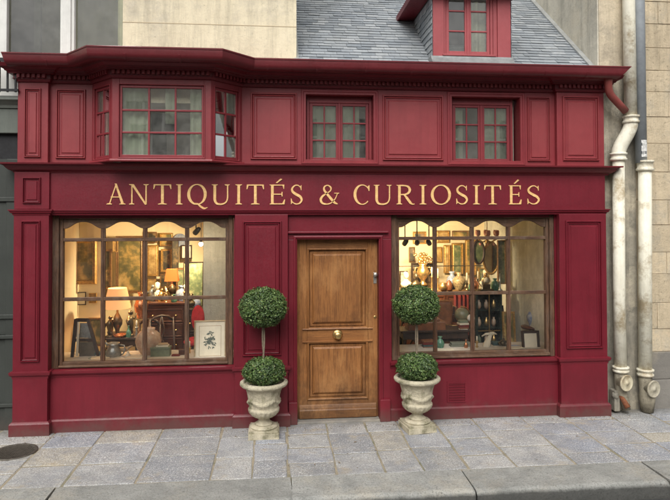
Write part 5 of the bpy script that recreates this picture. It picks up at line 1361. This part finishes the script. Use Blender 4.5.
rd = folds('red_drape', None, *[at(p, 310, 1.75)[0] for p in (454, 470)], 1.75, at(460, 335, 1.75)[1], at(460, 294.5, 1.75)[1], DRED, amp=.02, wl=.07); tag(rd, 'dark red drape hanging in front of the sideboard beside the mullion', 'drape')
chair('bentwood chair with pierced back in the lower left of the right window', 412, 322, 1.0, DARKW, TEAL, -.3)
chair('dark carved chair before the old stone wall', 509, 306, 1.5, DARKW, DRED, .6)
books('four cloth bound books under the alabaster bird', 497, 350, .48, 4, .15, .12, 5)
books('stack of books on the shelf just right of the topiary trunk', 428, 350, .45, 5, .17, .12, 6)
bottle('copper flask at the centre mullion foot', 466, 350, .36, .13, COPPER, 'copper_flask', 'flask')
vase2('jade vase on the shelf between trunk and book stack', 440, 350, .40, .17, JADE)
bowl('blue and white bowl beside the small framed sketch', 515, 350, .34, .07)
candlestick('low brass candlestick on the shelf beside the flask', 477, 350, .34, .17)
globe = thing('terrestrial_globe', 'old brown terrestrial globe on stand beside the red drape', 'globe', P(462, 331, 1.05))
MB().blob((0, 0, .22), .10, sub=3).build('globe_ball', m_simple('aged globe paper', (.35, .25, .12), .4, .4, 14, c2=(.16, .20, .13)), globe)
MB().lathe([(.07, 0), (.072, .01), (.015, .03), (.012, .12)], seg=18).build('stand', DARKW, globe)
MB().tube([(.115*math.cos(R(a)), 0, .22+.115*math.sin(R(a))) for a in range(-100, 101, 10)], .006, 6).build('meridian_arm', BRASS, globe)
picture('gilt landscape in the top row above the dark portrait', 160, 233, 173, 246, 2.5, .025, GILT, 0, .03)
picture('dark oil in the top row above the cream gilt picture', 147, 232, 157, 243, 2.48, .02, GILTD, 1, .03)
picture('black framed print low on the pale partition above the easel', 76, 292, 86, 305, 1.22, .012, DARKW, 0, .015, mount=PAPER, cat='print', name='framed_print')
picture('little gilt oval-shaped sketch beside the low framed print', 89, 293, 97, 303, 1.22, .016, GILT, 3, .02)
vase2('tall copper vase between tray table and desk', 141, 318, 1.15, .34, COPPER, .8)
candlestick('twisted brass candlestick at the far right of the desk', 184.5, 304, 1.36, .26)
bust('dark bronze bust on the desk left of the small lamp', 165, 303, 1.7, .24, BRONZE, .3)
vase2('ivory vase on the shelf between the pewter jug and the books', 128, 360, .34, .10, IVORY)
books('small pile of red and teal books left of the tiny trinket box', 176, 360, .30, 3, .10, .08, 14)
bowl('jade bowl lying at the foot of the wooden easel', 93, 361, .26, .05, JADE)
chair('walnut chair standing behind the ceramic jar at the left', 140, 322, 1.05, DARKW, TEAL, -.4)
bronze('bronze figurine with arm raised beside the book stack by the easel', 106, 360, .48, .18, 11)
vase2('blue and white jar on the cabinet beside the bronze bust', 197, 309, 1.38, .17, PORC)
picture('portrait in thick gilt frame in the top row of the right room', 413, 232, 426, 244, 2.74, .03, GILT, 1, .03)
picture('ochre landscape in the top row right of the ceiling spotlights', 436, 231, 449, 243, 2.74, .025, GILT, 3, .03)
picture('dark portrait hanging between small print and gilt vase', 409, 247, 415, 262, 2.73, .015, GILTD, 1, .02)
picture('green oil in gilt frame on the wall right of the tall pewter candlestick', 478, 268, 489, 284, 2.6, .02, GILT, 2, .03)
picture('gilt framed canvas leaning on the floor against the old stone wall', 503, 312, 516, 346, 1.3, .03, GILT, 0, .03, tilt=6)
bust('bronze bust at the left end of the sideboard beside the gilt vase', 416, 291, 1.92, .28, BRONZE, .2)
vase2('copper ewer-shaped vase at the right end of the sideboard', 474.5, 291, 1.95, .20, COPPER)
candlestick('brass candlestick rising behind the brass pot', 438, 291, 2.02, .34)
vase2('jade green vase on top of the green cabinet behind the clock', 495, 291.5, 1.5, .19, JADE)
chair('walnut chair with teal seat between the globe and the cabinet', 470, 312, 1.25, DARKW, TEAL, .3)
lampb = thing('unlit_lamp', 'unlit table lamp with pale pleated shade on the writing table', 'lamp', P(411, 331, .82))
MB().lathe([(.05, 0), (.055, .015), (.02, .04), (.045, .10), (.05, .14), (.015, .20), (.012, .25)], seg=20).build('lamp_base', PORC, lampb)
MB().lathe([(.12, .20), (.075, .34), (.073, .34), (.118, .20)], seg=36, fn=lambda r, z, a: r*(1+.012*math.sin(a*36))).build('lamp_shade', IVORY, lampb)
books('slanting pile of books at the right end of the writing table', 463, 331, .78, 5, .14, .11, 22)
bronze('bronze figurine on the shelf right of the alabaster bird', 503, 350, .42, .17, 12)
vase2('blue and white vase standing against the old stone wall', 533, 326, 1.0, .26, PORC)
tb = thing('pedestal_table', 'little round pedestal table by the old stone wall', 'table', (at(533, 326, 1.0)[0], 1.0, .05)); hh = at(533, 326, 1.0)[1]-.052
MB().lathe([(.05, hh-.04), (.15, hh-.03), (.16, hh-.02), (.16, hh), (.01, hh)], seg=32).build('tabletop', MAHOG, tb)
MB().lathe([(.13, 0), (.14, .02), (.05, .06), (.025, .15), (.04, hh*.5), (.022, hh*.7), (.05, hh-.04)], seg=20).build('column', MAHOG, tb)
# chandelier at the top of the third pane
cd = thing('chandelier', 'gilt chandelier with pink glass drops hanging top right of the centre mullion', 'chandelier', P(487, 238, 1.45))
MB().tube([(0, 0, 0), (0, 0, .35)], .006, 6).lathe([(.01, -.10), (.035, -.06), (.02, -.02), (.03, .03), (.012, .06)], seg=18).build('stem', BRASS, cd)
PINKG = m_simple('pink glass drop', (.70, .32, .25), .15, .2, 20)
for k in range(6):
    a = k*PI/3+.3; c, s_ = math.cos(a), math.sin(a)
    arm = MB().tube([(0, 0, -.03), (.07*c, .07*s_, -.06), (.14*c, .14*s_, -.02), (.15*c, .15*s_, .03)], .007, 8).build('arm', BRASS, cd)
    MB().lathe([(.018, .0), (.03, .02), (.032, .06), (.026, .085), (.02, .085)], (.15*c, .15*s_, .03), 14).build('glass_cup', PINKG, arm)
    MB().blob((.11*c, .11*s_, -.09), .012, (1, 1, 2), 1).build('drop', PINKG, arm)

# ================================================================== LIGHT, WORLD, CAMERA
w = bpy.data.worlds.new('World'); S.world = w; w.use_nodes = True
nt = w.node_tree; bg = nt.nodes['Background']
sky = nt.nodes.new('ShaderNodeTexSky'); sky.sky_type = 'NISHITA'; sky.sun_disc = False
EL, AZ = R(46), R(194)
sky.sun_elevation = EL; sky.sun_rotation = AZ; sky.air_density = 1.0; sky.dust_density = 4.0; sky.ozone_density = 1.0
hs = nt.nodes.new('ShaderNodeHueSaturation'); hs.inputs['Saturation'].default_value = .22
nt.links.new(sky.outputs[0], hs.inputs['Color'])
wm = nt.nodes.new('ShaderNodeMix'); wm.data_type = 'RGBA'; wm.blend_type = 'MULTIPLY'; wm.inputs[0].default_value = 1; wm.inputs[7].default_value = (.985, .985, .97, 1)
nt.links.new(hs.outputs[0], wm.inputs[6]); nt.links.new(wm.outputs[2], bg.inputs[0])
bg.inputs[1].default_value = .15
sun = bpy.data.lights.new('sun', 'SUN'); sun.energy = 2.5; sun.angle = R(48); sun.color = (1, .975, .94)
so = bpy.data.objects.new('sun', sun); COL.objects.link(so)
d = Vector((math.sin(AZ)*math.cos(EL), math.cos(AZ)*math.cos(EL), math.sin(EL)))
so.rotation_euler = (d).to_track_quat('Z', 'Y').to_euler(); so.location = (0, -5, 12)

cam = bpy.data.cameras.new('camera'); co = bpy.data.objects.new('camera', cam); COL.objects.link(co); S.camera = co
cam.sensor_width = 36; cam.lens = F_PX/670*36; cam.shift_y = SHIFT/670; cam.clip_end = 600; cam.clip_start = .05
co.matrix_world = Matrix.Translation((0, -DIST, EYE)) @ Matrix.Rotation(-YAW, 4, 'Z') @ Matrix.Rotation(PI/2+PITCH, 4, 'X') @ Matrix.Rotation(-ROLL, 4, 'Z')
S.render.engine = 'CYCLES'
S.view_settings.view_transform = 'Standard'; S.view_settings.look = 'None'; S.view_settings.exposure = 0; S.view_settings.gamma = 1
S.cycles.use_denoising = True
S.cycles.max_bounces = 8; S.cycles.transparent_max_bounces = 12
S.cycles.sample_clamp_indirect = 6
